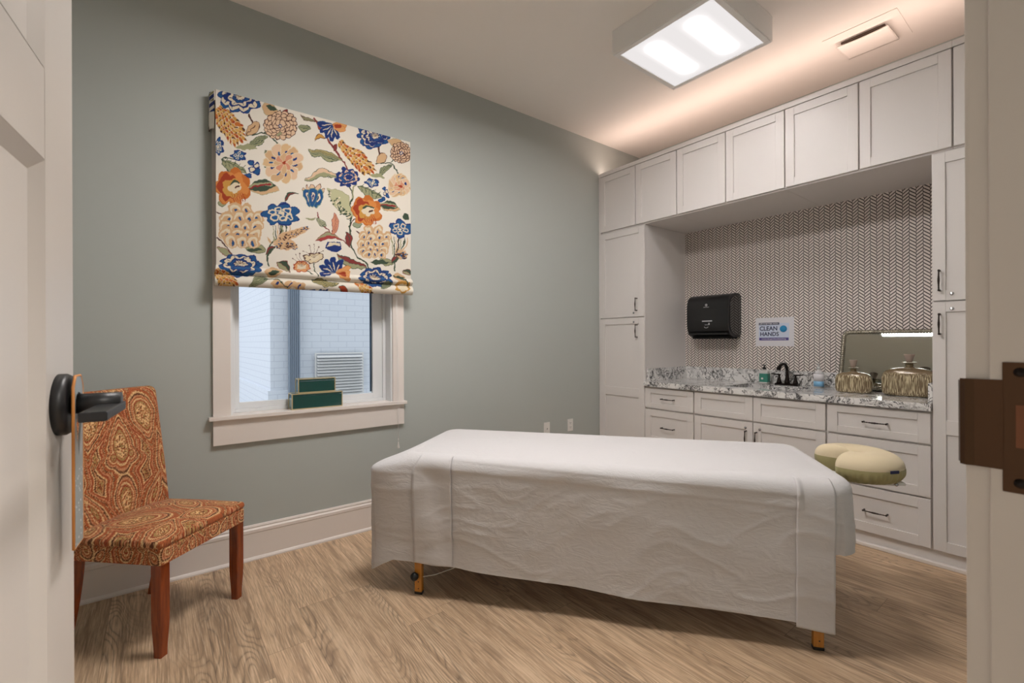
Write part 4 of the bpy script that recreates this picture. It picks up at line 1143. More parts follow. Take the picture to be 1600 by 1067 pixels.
leaf(930, 925, 990, 930, 46, 0, TAN, TAN, 0); leaf(945, 925, 985, 930, 18, 0, DKG, DKG, 0); leaf(970, 890, 1020, 925, 30, -8, SAGE, BURG, 1, cols2=DKG)
redleaf(258, 500, 1.0); redleaf(865, 592, .72); berryleaf(128, 385, 1.0); berryleaf(772, 508, .78)
leaf(320, 130, 400, 165, 60, 0, TAN, SAGE, 0); leaf(345, 130, 395, 150, 26, 0, DKG, DKG, 0); leaf(420, 170, 448, 158, 22, 0, BURG, BRN, 0)
leaf(865, 455, 922, 415, 28, -6, SAGE, DKG, 3); leaf(815, 458, 892, 465, 20, -4, SAGE, SAGE, 0); leaf(858, 398, 900, 352, 40, 4, TAN, BRN, 0); leaf(905, 292, 975, 318, 44, 0, TAN, SAGE, 0); leaf(985, 640, 1002, 662, 24, 0, DKG, DKG, 0)
# --- flowers
carnation(225, 92, 98, 76); carnation(843, 272, 74, 56); cone(125, 160, 225, 300, 120, 9); cone(700, 318, 830, 440, 88, 9)
mum(408, 228, 82, 66); mum(968, 350, 54, 48); stem([(392, 278), (420, 268)], 12, SAGE); peony(422, 402, 92, 72); peony(962, 505, 52, 62)
poppy(188, 512, 80, 82); poppy(806, 622, 64, 68); scales(232, 700, 98, 96); scales(845, 778, 70, 76)
tulip(560, 552, 52); cloudf(412, 636, 78, 50); layered(722, 466, 56, 44, [NAVY, PEACH, BLUE, PEACH, NAVY], NAVY, 9, 4, 4); cloudf(966, 706, 48, 38, 6)
cloudf(122, 328, 26, 36, 6); cloudf(220, 362, 34, 24, 5); cloudf(832, 492, 26, 18, 5); iris(655, 228, 62, 1); iris(665, 912, 66, -1)
P.fill([(618, 790), (630, 768), (682, 758), (684, 790), (672, 816), (650, 816)], NAVY); P.fill([(628, 788), (640, 768), (680, 762), (680, 776)], CREAM)
starfl(565, 836, 42, 24, (226, 208, 172), BRN); starfl(508, 876, 38, 26, (222, 160, 110), RUST)
carnation(222, 872, 92, 52, True); carnation(848, 928, 72, 44, True)
# --- what shows on the bottom folds
cone(125, 915, 195, 975, 90, 6); cone(770, 965, 830, 1005, 60, 5); leaf(265, 975, 350, 930, 42, -6, SAGE, DKG, 5); leaf(545, 945, 680, 962, 30, 6, (176, 160, 110), DKG, 3)
for x, y in ((395, 960), (450, 965), (495, 975)): P.fill(scallop(x, y, 30, 18, 5, .3), TAN); petal(x - 10, y + 8, 24, 8, -.8, NAVY)
leaf(670, 975, 720, 1000, 26, 0, RUST, DKG, 0); leaf(870, 985, 920, 950, 28, -4, SAGE, DKG, 4); P.fill(scallop(975, 970, 38, 26, 6, .25), GOLD); P.fill(scallop(975, 972, 24, 15, 5, .3), CREAM)
stem([(930, 925), (985, 940), (1010, 975)], 5); stem([(330, 935), (400, 940), (440, 975)], 5)
for k in range(7): P.fill(scallop(520 + 17 * k, 992, 12, 7, 4, .3), NAVY)

def srgb2lin(a):
    a = np.clip(a / 255.0, 0, 1); return np.where(a <= .04045, a / 12.92, ((a + .055) / 1.055) ** 2.4)
def vnoise(x, y, seed=0):
    r_ = np.random.RandomState(seed); T = r_.rand(64, 64); xi = np.floor(x).astype(int); yi = np.floor(y).astype(int); fx = x - xi; fy = y - yi
    fx = fx * fx * (3 - 2 * fx); fy = fy * fy * (3 - 2 * fy); g = lambda a, b: T[a % 64, b % 64]
    return g(xi, yi) * (1 - fx) * (1 - fy) + g(xi + 1, yi) * fx * (1 - fy) + g(xi, yi + 1) * (1 - fx) * fy + g(xi + 1, yi + 1) * fx * fy
def sample_print(px, py):
    u = (px - 300) * 2.963; v = (py - 120) * 2.963
    wob = lambda s1, s2: 15 * (vnoise(u / 46 + 3, v / 46, s1) - .5) + 8 * (vnoise(u / 17 + 3, v / 17, s2) - .5) + 3.5 * (vnoise(u / 7 + 3, v / 7, s2 + 9) - .5)
    u, v = u + wob(1, 2), v + wob(3, 4)
    u = np.clip(u, 0, P.w - 1.01); v = np.clip(v, 0, P.h - 1.01)
    iu, iv = u.astype(int), v.astype(int); fu, fv = (u - iu)[..., None], (v - iv)[..., None]
    a = P.a
    c = a[iv, iu] * (1 - fu) * (1 - fv) + a[iv, iu + 1] * fu * (1 - fv) + a[iv + 1, iu] * (1 - fu) * fv + a[iv + 1, iu + 1] * fu * fv
    return srgb2lin(c) * .80

# ------------------------------------------------------------------ roman blind
sh = empty('roman_blind', (.86, YW - .05, 2.74)); tag(sh, 'floral roman blind with blue, orange and green flowers hanging over the window', 'blind')
YS = 3.054
prof = [(0, 2.722)]
zs = list(np.linspace(2.72, 1.735, 400))
Lp = [(YS - .004 * math.sin(k / 399 * PI) ** 2, z) for k, z in enumerate(zs)]
# two soft folds at the foot
Lp += [(YS - .004 - .020 * math.sin(PI * t) ** .9 * (1 if t < .75 else .9), 1.735 - .047 * t) for t in np.linspace(.03, 1, 24)]
yl, zl = Lp[-1]
Lp += [(YS + .006 - .030 * math.sin(PI * (t * .93)) ** .7, 1.686 - .066 * t) for t in np.linspace(.0, 1, 34)]
Lp += [(YS + .006 + .03 * t, 1.620 + .004 * t) for t in np.linspace(.1, 1, 5)]
Lp = np.array(Lp)
nx = 460
X = np.linspace(.268, 1.446, nx)
G = np.zeros((nx, len(Lp), 3)); G[:, :, 1] = Lp[None, :, 0]; G[:, :, 2] = Lp[None, :, 1]
wid = np.clip((1.745 - Lp[:, 1]) / .05, 0, 1) * .008
G[:, :, 0] = X[:, None] + (X[:, None] - .857) / .59 * wid[None, :]
tilt = (X - .268) / 1.178 * .014
G[:, :, 2] += tilt[:, None] * 1.0 * np.clip((2.72 - Lp[:, 1]) / 1.1 + .7, 0, 1)[None, :]
G[:, :, 1] += .0016 * np.sin(X * 17)[:, None] * np.clip((2.6 - Lp[:, 1]), 0, 1)[None, :]
pxs, pys = prj(G[:, :, 0], np.full(G.shape[:2], YS), G[:, :, 2])
panel = mk('printed_panel', grid_mesh(G, colors=sample_print(pxs, pys), flip=True), M['floral'], sh)
sm = panel.modifiers.new('s', 'SOLIDIFY'); sm.thickness = .003; sm.offset = -1
# side return of the head rail
hb = MB().box(.262, 1.44, YS + .004, YW - .001, 2.66, 2.715)
hb.build('head_rail', M['trim'], sh)
zz, yy = np.meshgrid(np.linspace(2.505, 2.712, 90), np.linspace(YS + .012, YW - .002, 40), indexing='ij')
Gs = np.stack([np.full(zz.shape, .243) + (.02 * np.clip((YS + .04 - yy) / .03, 0, 1)), yy, zz], -1)
cc = np.ones(zz.shape + (3,)) * np.array(BG, float)
blue = (zz > 2.60) & (np.sin(zz * 150 + yy * 80) > -.1); cc[blue] = NAVY; cc[(zz > 2.66) & (np.sin(zz * 150 + yy * 80) < -.6)] = SAGE
cc[(zz < 2.53) & (yy > 3.11)] = BRN
rt_ = mk('side_return', grid_mesh(Gs, colors=srgb2lin(cc)), M['floral'], sh); sm = rt_.modifiers.new('s', 'SOLIDIFY'); sm.thickness = .004
# pull cords with tassel
b = MB()
for dx in (-.004, .004):
    b.tube([(1.352 + dx, YS + .03, 1.64), (1.352 + dx, YS + .02, 1.2), (1.352 + dx, YS + .01, .8), (1.352 + dx * .4, YS + .012, .615)], .0011, n=6)
b.tube([(1.352, YS + .012, .62), (1.352, YS + .012, .60)], .0022, n=6)
b.build('pull_cord', M['white'], sh)
MB().lathe([(0, 0), (.009, 0), (.0095, .004), (.004, .032), (.0025, .044), (0, .044)], c=(1.352, YS + .012, .552), n=16).build('tassel', M['white'], sh)

# ================================================================== MASSAGE TABLE
AV = Vector((.6195, -.785, 0)).normalized(); NV = Vector((-AV.y, AV.x, 0))
Mt = Matrix(((AV.x, NV.x, 0, 0), (AV.y, NV.y, 0, 0), (0, 0, 1, 0), (0, 0, 0, 1)))
T0 = AV * -.13 + NV * 2.54
tb = empty('massage_table', (T0.x, T0.y, 0)); tag(tb, 'wooden-legged massage table standing in the middle under the white sheet', 'massage table')
A0, A1, N0, N1, ZTT = -1.185, .925, 2.15, 2.93, .722
b = MB().box(A0 + .05, A1 - .05, N0 + .04, N1 - .04, .615, .70, bev=.03, seg=4).transform(Mt); b.build('padded_top', plain('beige_vinyl', (206, 196, 176), .5), tb)
b = MB()
b.box(A0 + .09, A1 - .07, N0 + .05, N0 + .075, .53, .614); b.box(A0 + .09, A1 - .07, N1 - .075, N1 - .05, .53, .614); b.box(A0 + .09, A0 + .115, N0 + .075, N1 - .075, .53, .614); b.box(A1 - .095, A1 - .07, N0 + .075, N1 - .075, .53, .614)
b.transform(Mt).build('under_frame', M['maple'], tb)
for ia, a in enumerate((-1.049, .775)):
    for n_c in (2.196, 2.884):
        b = MB(); b.box(a - .020, a + .020, n_c - .013, n_c + .013, .012, .53, bev=.005, seg=2).transform(Mt)
        lg = b.build('leg', M['maple'], tb)
        MB().box(a - .021, a + .021, n_c - .014, n_c + .014, 0, .014, bev=.004).transform(Mt).build('rubber_foot', M['blackp'], lg)
        if n_c < 2.5:
            b = MB()
            for z in ((.030, .065) if ia == 0 else (.040, .09)): MB().lathe([(0, 0), (.0028, 0), (.0028, .001), (0, .001)], c=(a + .002, n_c - .0138, z), axis='Y', n=10).transform(Mt).build('peg_hole', M['dark'], lg)
            if ia == 0:
                b = MB().lathe([(0, 0), (.010, 0), (.012, .006), (.020, .010), (.021, .022), (.014, .030), (0, .032)], c=(a - .012, n_c - .045, .098), axis='Y', n=20).transform(Mt); b.build('height_knob', M['blackp'], lg)
b = MB(); b.tube([Mt @ Vector(p) for p in ((-1.03, 2.20, .085), (-.98, 2.24, .082), (-.9, 2.29, .10), (-.8, 2.34, .15), (-.7, 2.4, .25), (-.6, 2.45, .4), (-.5, 2.5, .56))], .0022, n=6)
b.build('brace_cable', M['white'], tb)

# ---- the sheet
from mathutils import noise as mnoise
RS = .062
ia0, ia1, in0, in1, rc_ = A0 + RS, A1 - RS, N0 + RS, N1 - RS, .055
def perim():
    """(a, n, normal_a, normal_n, s)"""
    pts = []; st = .008
    def seg(p, q, nn):
        L = math.hypot(q[0] - p[0], q[1] - p[1]); k = max(2, int(L / st))
        for i in range(k): t = i / k; pts.append((p[0] + (q[0] - p[0]) * t, p[1] + (q[1] - p[1]) * t) + nn)
    def arc(c, a0, a1):
        for i in range(26):
            a = a0 + (a1 - a0) * i / 26; pts.append((c[0] + rc_ * math.cos(a), c[1] + rc_ * math.sin(a), math.cos(a), math.sin(a)))
    seg((ia0 + rc_, in0), (ia1 - rc_, in0), (0, -1)); arc((ia1 - rc_, in0 + rc_), -PI / 2, 0)
    seg((ia1, in0 + rc_), (ia1, in1 - rc_), (1, 0)); arc((ia1 - rc_, in1 - rc_), 0, PI / 2)
    seg((ia1 - rc_, in1), (ia0 + rc_, in1), (0, 1)); arc((ia0 + rc_, in1 - rc_), PI / 2, PI)
    seg((ia0, in1 - rc_), (ia0, in0 + rc_), (-1, 0)); arc((ia0 + rc_, in0 + rc_), PI, 1.5 * PI)
    return np.array(pts)
PR = perim()
hemA = [-1.33, -1.24, -1.17, -1.10, -.86, -.23, .05, .67, .81]
hemZ = [.055, .105, .145, .176, .170, .148, .130, .122, .108]
def sstep(x, a, b): t = min(1, max(0, (x - a) / (b - a))); return t * t * (3 - 2 * t)
def skirt_point(i, d, extra=0.0, wr=1.0):
    """i = index on the perimeter, d = cloth length down from the edge"""
    a, n, na, nn = PR[i]
    if d < RS * PI / 2: th = d / RS; out = RS * math.sin(th); z = ZTT - RS * (1 - math.cos(th))
    else: out = RS; z = ZTT - RS - (d - RS * PI / 2)
    near = max(0, -nn); dep = ZTT - z
    k = sstep(dep, .02, .12)
    # sheet corner gathered at the near left corner
    cl = sstep(-na, .05, .6) * sstep(-nn, .05, .6) if (na < 0 and nn < 0) else 0
    cl2 = math.exp(-(((a - (ia0 + .014)) / .07) ** 2 + (max(0, n - (in0 + .03)) / .22) ** 2 + (min(0, n - (in0 + .03)) / .06) ** 2))
    c = cl2 * .155 * sstep(dep, .0, .09)
    da, dn_ = -c * .98, -c * .12
    wav = .0
    if near > .5:
        wav += .006 * math.sin(a * 9 + 1) * k + .010 * sstep(-a, .55, 1.1) * math.sin(a * 26 + z * 6) * k
        zc = .655 - (a + .846) * .036
        if -.86 < a < .70: wav += .0055 * sstep(z, zc - .004, zc + .004) * sstep(a, -.86, -.84) + .004 * sstep(z, zc + .045, zc + .056)
        wav += -.010 * sstep(dep, .05, .6)
    else: wav += .008 * math.sin((a + n) * 14) * k
    if na > .3: wav += .012 * sstep(dep, .05, .35)
    p = Vector((a * 3.2 + n, z * 4.5, n * 2)); 
    u1 = a + z * .35; u2 = z - a * .22
    ws = Vector((mnoise.noise(Vector((a * 3, z * 3, 1))) * .12, mnoise.noise(Vector((a * 3, z * 3, 7))) * .12, 0))
    r1 = 1 - abs(mnoise.noise(Vector(((u1 + ws.x) * 3.2, (u2 + ws.y) * 11, n * 3)))) * 3.2
    r2 = 1 - abs(mnoise.noise(Vector(((a - z * .8 + ws.y) * 9, (z + a * .5 + ws.x) * 4.5, n * 3 + 4)))) * 3.6
    r3 = mnoise.noise(Vector((a * 2.2, z * 9 + a * 2, n * 3 + 9)))
    r4 = 1 - abs(mnoise.noise(Vector(((u1 - ws.x * 2) * 8, (u2 + ws.y * 2) * 26, n * 4 + 2)))) * 3.4
    msk = max(0, .55 + 1.1 * mnoise.noise(Vector((a * 2.1, z * 3.5, 20))))
    wrn = (.0030 * max(0, r1) ** 2.2 + .0016 * max(0, r2) ** 2.5 * msk + .0040 * r3 + .0012 * max(0, r4) ** 2 * msk) * k * wr * .92
    o = out + wav + wrn + extra
    return (a + na * o + da, n + nn * o + dn_, z)
def hem(i):
    a, n, na, nn = PR[i]
    if nn < -.02 or (na < -.9 and n < N0 + .1):
        if a > .8 - .0: return .42 if a > .80 else .108
        h = float(np.interp(a + (na if na < 0 else 0) * .16, hemA, hemZ)); return h
    if na > 0.5: return .40
    if nn > .5: return .17
    return .16
NPm = len(PR); ND = 84
rows = []
# top: rings from the middle outwards
cn = (in0 + in1) / 2
for t in np.linspace(0.0, 1, 26)[:-1]:
    ring = []
    for i in range(NPm):
        a, n, na, nn = PR[i]; ca = min(max(a, ia0 + .36), ia1 - .36)
        aa = ca + (a - ca) * t; nn_ = cn + (n - cn) * t
        bul = .012 * (1 - t ** 2) - .010 * sstep(aa, .62, .9) * 0
        z = ZTT + bul - .004 + .004 * mnoise.noise(Vector((aa * 4, nn_ * 5, 2)))
        ring.append((aa, nn_, z))
    rows.append(ring)
for j in range(ND):
    f = j / (ND - 1); f = f ** 1.0; ring = []
    for i in range(NPm):
        hz = hem(i); Lc = (ZTT - RS - hz) + RS * PI / 2; d = Lc * f if Lc > 0 else 0
        # denser rows on the shoulder
        p = skirt_point(i, d)
        if f < .02: p = (p[0], p[1], p[2])
        ring.append(p)
    rows.append(ring)
Gm = np.array(rows).transpose(1, 0, 2)
W = np.zeros_like(Gm); W[..., 0] = Gm[..., 0] * AV.x + Gm[..., 1] * NV.x; W[..., 1] = Gm[..., 0] * AV.y + Gm[..., 1] * NV.y; W[..., 2] = Gm[..., 2]
sheet = mk('bed_sheet', grid_mesh(W, closed_u=True), M['sheet'])
tag(sheet, 'large white cotton sheet draped over the massage table', 'sheet')
def flap(a_lo, a_hi, ztop, hz_extra, ex, wr, extra_end=0.0):
    idx = [i for i in range(NPm) if a_lo <= PR[i][0] <= a_hi and PR[i][3] < -.99]
    g = []
    for i in idx:
        col = []; zb = float(np.interp(PR[i][0], hemA, hemZ)) - hz_extra
        d0 = max(0, (ZTT - RS - ztop) + RS * PI / 2) if ztop < ZTT - RS else ztop_d
        d1 = (ZTT - RS - zb) + RS * PI / 2
        for f in np.linspace(0, 1, 80): col.append(skirt_point(i, d0 + (d1 - d0) * f, ex, wr))
        g.append(col)
    g = np.array(g); Wg = np.zeros_like(g); Wg[..., 0] = g[..., 0] * AV.x + g[..., 1] * NV.x; Wg[..., 1] = g[..., 0] * AV.y + g[..., 1] * NV.y; Wg[..., 2] = g[..., 2]
    o = mk('folded_edge', grid_mesh(Wg), M['flap'], sheet); sm = o.modifiers.new('s', 'SOLIDIFY'); sm.thickness = .002; sm.offset = 0
    return o
ztop_d = .01
flap(-1.03, -.846, .668, -.004, .009, 1.0)
flap(.672, .815, 9.0, .014, .0065, 1.0)

# ---- face cushion
CA, CN = 1.085, 2.60
fc = empty('face_cradle', tuple(Mt @ Vector((CA, CN, .64)))); tag(fc, 'horseshoe face cushion in cream cloth at the head of the massage table', 'face cushion')
def crescent(ra, rn, rt, rz, zc, name, mat, lo, hi, gather=0.0, parent=fc):
    nu, nv = 150, 40; G = np.zeros((nu, nv, 3))
    a_open = PI            # opening faces the table (towards -a)
    for i in range(nu):
        t = i / (nu - 1); th = a_open + .55 + (2 * PI - 1.10) * t
        end = min(1, math.sqrt(max(0, 1 - max(0, abs(2 * t - 1) - .88) ** 2 / .0144)) + .02)
        for j in range(nv):
            ph = lo + (hi - lo) * j / (nv - 1)
            rr = rt * end; rzz = rz * end
            g = 1 + gather * max(0, -math.sin(ph)) * (.5 + .5 * math.sin(th * 46 + math.sin(th * 9) * 2))
            R_a = ra + rr * math.copysign(abs(math.cos(ph)) ** .8, math.cos(ph)) * g; R_n = rn + rr * math.copysign(abs(math.cos(ph)) ** .8, math.cos(ph)) * g
            G[i, j] = (CA + R_a * math.cos(th), CN + R_n * math.sin(th), zc + rzz * math.sin(ph))
    Wg = np.zeros_like(G); Wg[..., 0] = G[..., 0] * AV.x + G[..., 1] * NV.x; Wg[..., 1] = G[..., 0] * AV.y + G[..., 1] * NV.y; Wg[..., 2] = G[..., 2]
    return mk(name, grid_mesh(Wg, flip=True), mat, parent)
crescent(.092, .104, .092, .062, .706, 'cushion', M['cream'], 0, PI)
crescent(.092, .104, .093, .074, .706, 'gathered_cover', M['olive'], PI, 2 * PI, .22)
th = PI + .42 + (2 * PI - .84) * .42
lp = Mt @ Vector((CA + (.092 + .094) * math.cos(-1.15), CN + (.104 + .094) * math.sin(-1.15), .700))
dirt = (Mt @ Vector((-math.sin(-1.15), math.cos(-1.15), 0))).normalized(); dno = (Mt @ Vector((math.cos(-1.15), math.sin(-1.15), 0))).normalized()
b = MB()
b.poly([lp - dirt * .022, lp + dirt * .022, lp + dirt * .022 + Vector((0, 0, .013)), lp - dirt * .022 + Vector((0, 0, .013))], dno * .003)
b.build('sewn_label', M['navy'], fc)
b = MB().box(.88, 1.22, CN - .08, CN - .055, .617, .635, bev=.004).box(.88, 1.22, CN + .055, CN + .08, .617, .635, bev=.004).box(1.04, 1.24, CN - .11, CN + .11, .628, .642, bev=.004).transform(Mt)
b.build('support_bracket', M['white'], fc)
b = MB().lathe([(0, 0), (.008, 0), (.008, .006), (0, .007)], c=(1.20, CN - .116, .634), axis='Y', n=14).transform(Mt); b.build('bolt', M['chrome'], fc)

# ================================================================== CHAIR
F_RUST, F_TAN, F_BRN, F_OLV, F_PNK, F_RED = [np.array(c, float) for c in ((170, 92, 52), (226, 186, 134), (98, 56, 34), (170, 138, 84), (208, 146, 104), (156, 70, 40))]
def fabric(u, v, motifs, seed=3):
    """paisley print: distance bands round tear-shaped motifs; u, v in metres"""
    wu = u + .010 * (vnoise(u * 22, v * 22, 5) - .5) + .003 * (vnoise(u * 90, v * 90, 6) - .5); wv = v + .010 * (vnoise(u * 22 + 9, v * 22, 7) - .5) + .003 * (vnoise(u * 90, v * 90 + 5, 8) - .5)
    d = np.full(u.shape, 9.0); idm = np.zeros(u.shape)
    for k, (cx_, cy_, rx, ry, ang, tear) in enumerate(motifs):
        c, s = math.cos(ang), math.sin(ang); x = (wu - cx_) * c + (wv - cy_) * s; y = -(wu - cx_) * s + (wv - cy_) * c
        t = np.clip(y / ry, -1, 1.6); x = x - tear * .35 * rx * np.clip(t, 0, 2) ** 2
        w = rx * (1 - .55 * np.clip(t, 0, 1.3)); r = np.sqrt((x / np.maximum(w, .004)) ** 2 + (y / (ry * 1.15)) ** 2)
        dk = (r - 1) * min(rx, ry) * .8
        m = dk < d; d = np.where(m, dk, d); idm = np.where(m, k, idm)
    col = np.zeros(u.shape + (3,)) + F_RUST
    seq = [F_TAN, F_RUST, F_RUST, F_BRN, F_RUST, F_PNK, F_RED, F_RUST, F_TAN, F_BRN, F_RUST, F_OLV, F_RED, F_TAN, F_RUST, F_PNK, F_BRN]
    wob = .0022 * np.sin(u * 700) * np.sin(v * 640)
    q = ((d + .5 + wob) / .0042)
    b_ = np.floor(q).astype(int) % len(seq); fr = q - np.floor(q)
    for k, c in enumerate(seq): col[b_ == k] = c
    # dotted bands
    dots = ((b_ % 7) == 3) & (np.sin(u * 900 + v * 300) * np.sin(v * 900 - u * 200) > .1); col[dots] = F_TAN
    col[(fr < .16)] = col[(fr < .16)] * .35 + F_BRN * .65
    # busy filling inside the motifs
    ins = d < -.027
    n1 = vnoise(u * 210, v * 210, 11); n2 = vnoise(u * 300 + 7, v * 300, 12)
    f = np.where((n1 > .55)[..., None], F_TAN, np.where((n2 > .6)[..., None], F_BRN, np.where((n1 < .3)[..., None], F_OLV, F_RUST)))
    col[ins] = f[ins]
    out = d > .048
    f2 = np.where((n1 > .6)[..., None], F_OLV, np.where((n2 > .62)[..., None], F_BRN, np.where((n1 < .28)[..., None], F_PNK, F_RUST * .9)))
    col[out] = f2[out]
    return srgb2lin(col)
mot_back = [(0, .815, .062, .115, 0, 0), (-.045, .765, .040, .038, .3, .5), (.045, .765, .040, .038, -.3, -.5), (.135, .935, .066, .105, PI + .25, .3), (-.135, .935, .066, .105, PI - .25, -.3),
            (.215, .70, .034, .13, .1, 0), (-.215, .70, .034, .13, -.1, 0), (0, .56, .055, .10, PI, 0), (.15, .55, .035, .12, -.5, 0), (-.15, .55, .035, .12, .5, 0), (0, 1.06, .05, .05, PI, 0)]
mot_seat = [(-.12, -.02, .060, .105, .5, .4), (.10, -.06, .05, .09, -.5, -.4), (0, .12, .06, .07, PI, 0), (-.17, -.19, .05, .08, -1.2, .3), (.02, -.20, .05, .075, 1.3, .3), (.19, .10, .05, .09, .2, .3), (-.2, .14, .05, .08, -.4, 0), (.19, -.19, .045, .06, .8, 0), (.05, .02, .025, .03, 0, 0), (.09, .04, .025, .03, 0, 0)]
mot_skirt = [(k * .105 - 1.2 + .02 * (k % 3), .415 + .02 * (k % 2), .022 + .008 * (k % 2), .034, (k % 3 - 1) * .6, .3) for k in range(24)]
CHX, CHY = .0025, 2.730
ch = empty('upholstered_chair', (CHX, CHY, 0), math.radians(45)); tag(ch, 'armless chair in rust paisley fabric with reddish wooden legs beside the open door', 'chair')
Mc = Matrix.Translation((CHX, CHY, 0)) @ Matrix.Rotation(math.radians(45), 4, 'Z')
McN = np.array(Mc)
def toworld(G): return G @ McN[:3, :3].T + McN[:3, 3]
def rr_ring(x0, x1, y0, y1, r, st=.003):
    pts = []
    def seg(p, q):
        L = math.hypot(q[0] - p[0], q[1] - p[1]); k = max(2, int(L / st))
        for i in range(k): t = i / k; pts.append((p[0] + (q[0] - p[0]) * t, p[1] + (q[1] - p[1]) * t))
    def arc(c, a0):
        k = 12
        for i in range(k): a = a0 + PI / 2 * i / k; pts.append((c[0] + r * math.cos(a), c[1] + r * math.sin(a)))
    seg((x0 + r, y0), (x1 - r, y0)); arc((x1 - r, y0 + r), -PI / 2); seg((x1, y0 + r), (x1, y1 - r)); arc((x1 - r, y1 - r), 0); seg((x1 - r, y1), (x0 + r, y1)); arc((x0 + r, y1 - r), PI / 2); seg((x0, y1 - r), (x0, y0 + r)); arc((x0 + r, y0 + r), PI)
    return np.array(pts)
# seat
sx0, sx1, sy0, sy1 = -.245, .245, -.262, .205
ring = rr_ring(sx0, sx1, sy0, sy1, .016); nn = len(ring); cen = np.array([0, (sy0 + sy1) / 2])
arcl = np.concatenate([[0], np.cumsum(np.linalg.norm(np.diff(ring, axis=0), axis=1))])
rowsG, rowsC = [], []
def addrow(sc, z, skirt):
    g = np.zeros((nn, 3)); e = cen + (ring - cen) * sc; g[:, :2] = e; g[:, 2] = z
    rowsG.append(g)
    if skirt: rowsC.append(fabric(arcl - .9, np.full(nn, z if np.isscalar(z) else z.mean()), mot_skirt))
    else: rowsC.append(fabric(e[:, 0], e[:, 1], mot_seat))
for z in np.linspace(.386, .447, 26): addrow(1.0, z, True)
for s_, z in ((.990, .449), (.984, .4515), (.990, .454), (1.0, .457), (1.008, .462), (1.010, .468), (1.004, .475), (.992, .481)): addrow(s_, z, z < .455)
for t in np.linspace(0, 1, 95)[1:]:
    s_ = .99 * (1 - t) + .001
    q = cen + (ring - cen) * s_; ex = np.abs(q[:, 0] / .245); ey = np.abs((q[:, 1] - cen[1]) / .235)
    z = .482 + .042 * (1 - ex ** 2.6) * (1 - ey ** 2.6)
    addrow(s_, z, False)
G = toworld(np.array(rowsG)).transpose(1, 0, 2); Cc = np.array(rowsC).transpose(1, 0, 2)
mk('seat', grid_mesh(G, closed_u=True, colors=Cc), M['paisley'], ch)
MB().box(sx0 + .01, sx1 - .01, sy0 + .01, sy1 - .01, .388, .44).transform(Mc).build('seat_base', M['dark'], ch)
# back
def back_y(z): return .185 + .075 * max(0, (z - .42) / .66) ** 1.25
rowsG, rowsC = [], []
zt_ = 1.078
base_r = rr_ring(-.237, .237, -.034, .034, .022)
nb_ = len(base_r); al = np.concatenate([[0], np.cumsum(np.linalg.norm(np.diff(base_r, axis=0), axis=1))])
def brow(z, inset, zz_):
    e = base_r.copy(); sx_ = (.237 - inset) / .237; sy_ = max(.02, (.034 - min(inset, .034)) / .034) if inset > 0 else 1
    w_taper = 1 - .03 * sstep(z, .42, 1.05)
    g = np.zeros((nb_, 3)); g[:, 0] = e[:, 0] * sx_ * w_taper; g[:, 1] = e[:, 1] * sy_ + back_y(z); g[:, 2] = zz_
    rowsG.append(g); rowsC.append(fabric(np.where(np.abs(e[:, 0]) > .22, e[:, 0] + (e[:, 1] + .034) * np.sign(e[:, 0]), e[:, 0]), np.full(nb_, zz_), mot_back))
for z in np.linspace(.40, zt_ - .026, 250): brow(z, 0, z)
for t in np.linspace(0, PI / 2, 14)[1:]: brow(zt_, .0255 * (1 - math.cos(t)), zt_ - .026 + .026 * math.sin(t))
rowsG.append(rowsG[-1] * np.array([0.5, 1, 1])); rowsG[-1][:, 1] = back_y(zt_); rowsC.append(rowsC[-1])
G = toworld(np.array(rowsG)).transpose(1, 0, 2); Cc = np.array(rowsC).transpose(1, 0, 2)
mk('backrest', grid_mesh(G, closed_u=True, colors=Cc), M['paisley'], ch)
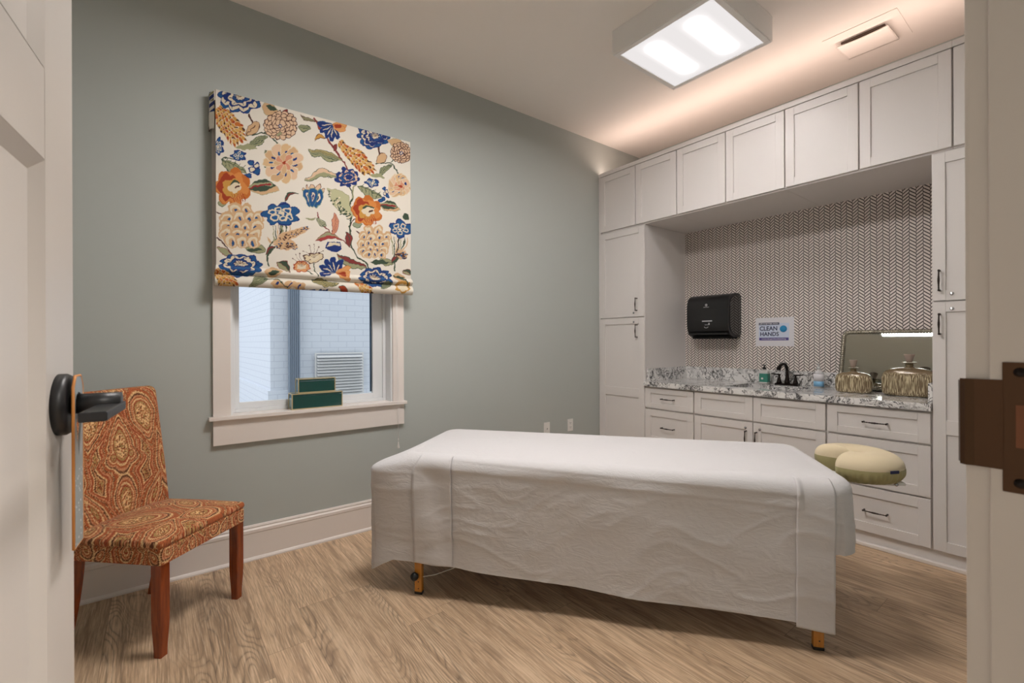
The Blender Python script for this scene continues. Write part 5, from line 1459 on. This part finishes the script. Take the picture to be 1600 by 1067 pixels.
# legs
def leg(x, yt, yb, xb_, zt, front):
    b = MB(); N_ = 16
    for k in range(N_):
        t0, t1 = k / N_, (k + 1) / N_
    rings = []
    for k in range(N_ + 1):
        t = k / N_; z = zt * (1 - t)
        if front: h = .0235 - .006 * sstep(t, .55, 1.0); cx_, cy_ = x, yt
        else: h = .022 - .004 * t; cx_ = x; cy_ = yt + (yb - yt) * t ** 1.6
        c = .003
        rings.append([b.bm.verts.new((cx_ + sx_ * (h - (c if q == 0 else 0)), cy_ + sy_ * (h - (c if q == 1 else 0)), z)) for sx_, sy_, q in ((-1, -1, 1), (-1, -1, 0), (1, -1, 0), (1, -1, 1), (1, 1, 1), (1, 1, 0), (-1, 1, 0), (-1, 1, 1))])
    for k in range(N_):
        for i in range(8): b.bm.faces.new((rings[k][i], rings[k][(i + 1) % 8], rings[k + 1][(i + 1) % 8], rings[k + 1][i]))
    b.bm.faces.new(rings[0]); b.bm.faces.new(rings[-1][::-1])
    b.transform(Mc); return b.build('leg', M['cherry'], ch)
leg(-.219, -.232, -.232, 0, .387, True); leg(.219, -.232, -.232, 0, .387, True)
leg(-.213, .175, .238, 0, .40, False); leg(.213, .175, .238, 0, .40, False)

# ================================================================== LIGHT
def area(name, loc, rot, sx_, sy_, power, col, spread=PI):
    l = bpy.data.lights.new(name, 'AREA'); l.shape = 'RECTANGLE'; l.size = sx_; l.size_y = sy_; l.energy = power; l.color = col; l.spread = spread
    o = bpy.data.objects.new(name, l); COL.objects.link(o); o.location = loc; o.rotation_euler = rot; return o
# strip on top of the cabinets, facing up
area('cabinet_strip_light', (3.587, 1.63, 2.966), (PI, 0, 0), .022, 2.96, 5.6, (1.0, .76, .65))
# added fill light in the unseen hall, shining through the doorway
area('hall_fill_light', (1.1, -.85, 2.9), (math.radians(28), 0, 0), 1.0, .8, 90.0, (1.0, .95, .9))
w = bpy.data.worlds.new('overcast_sky'); SC.world = w; w.use_nodes = True
bg = w.node_tree.nodes['Background']; bg.inputs[0].default_value = (.90, .93, 1.0, 1); bg.inputs[1].default_value = 1.35
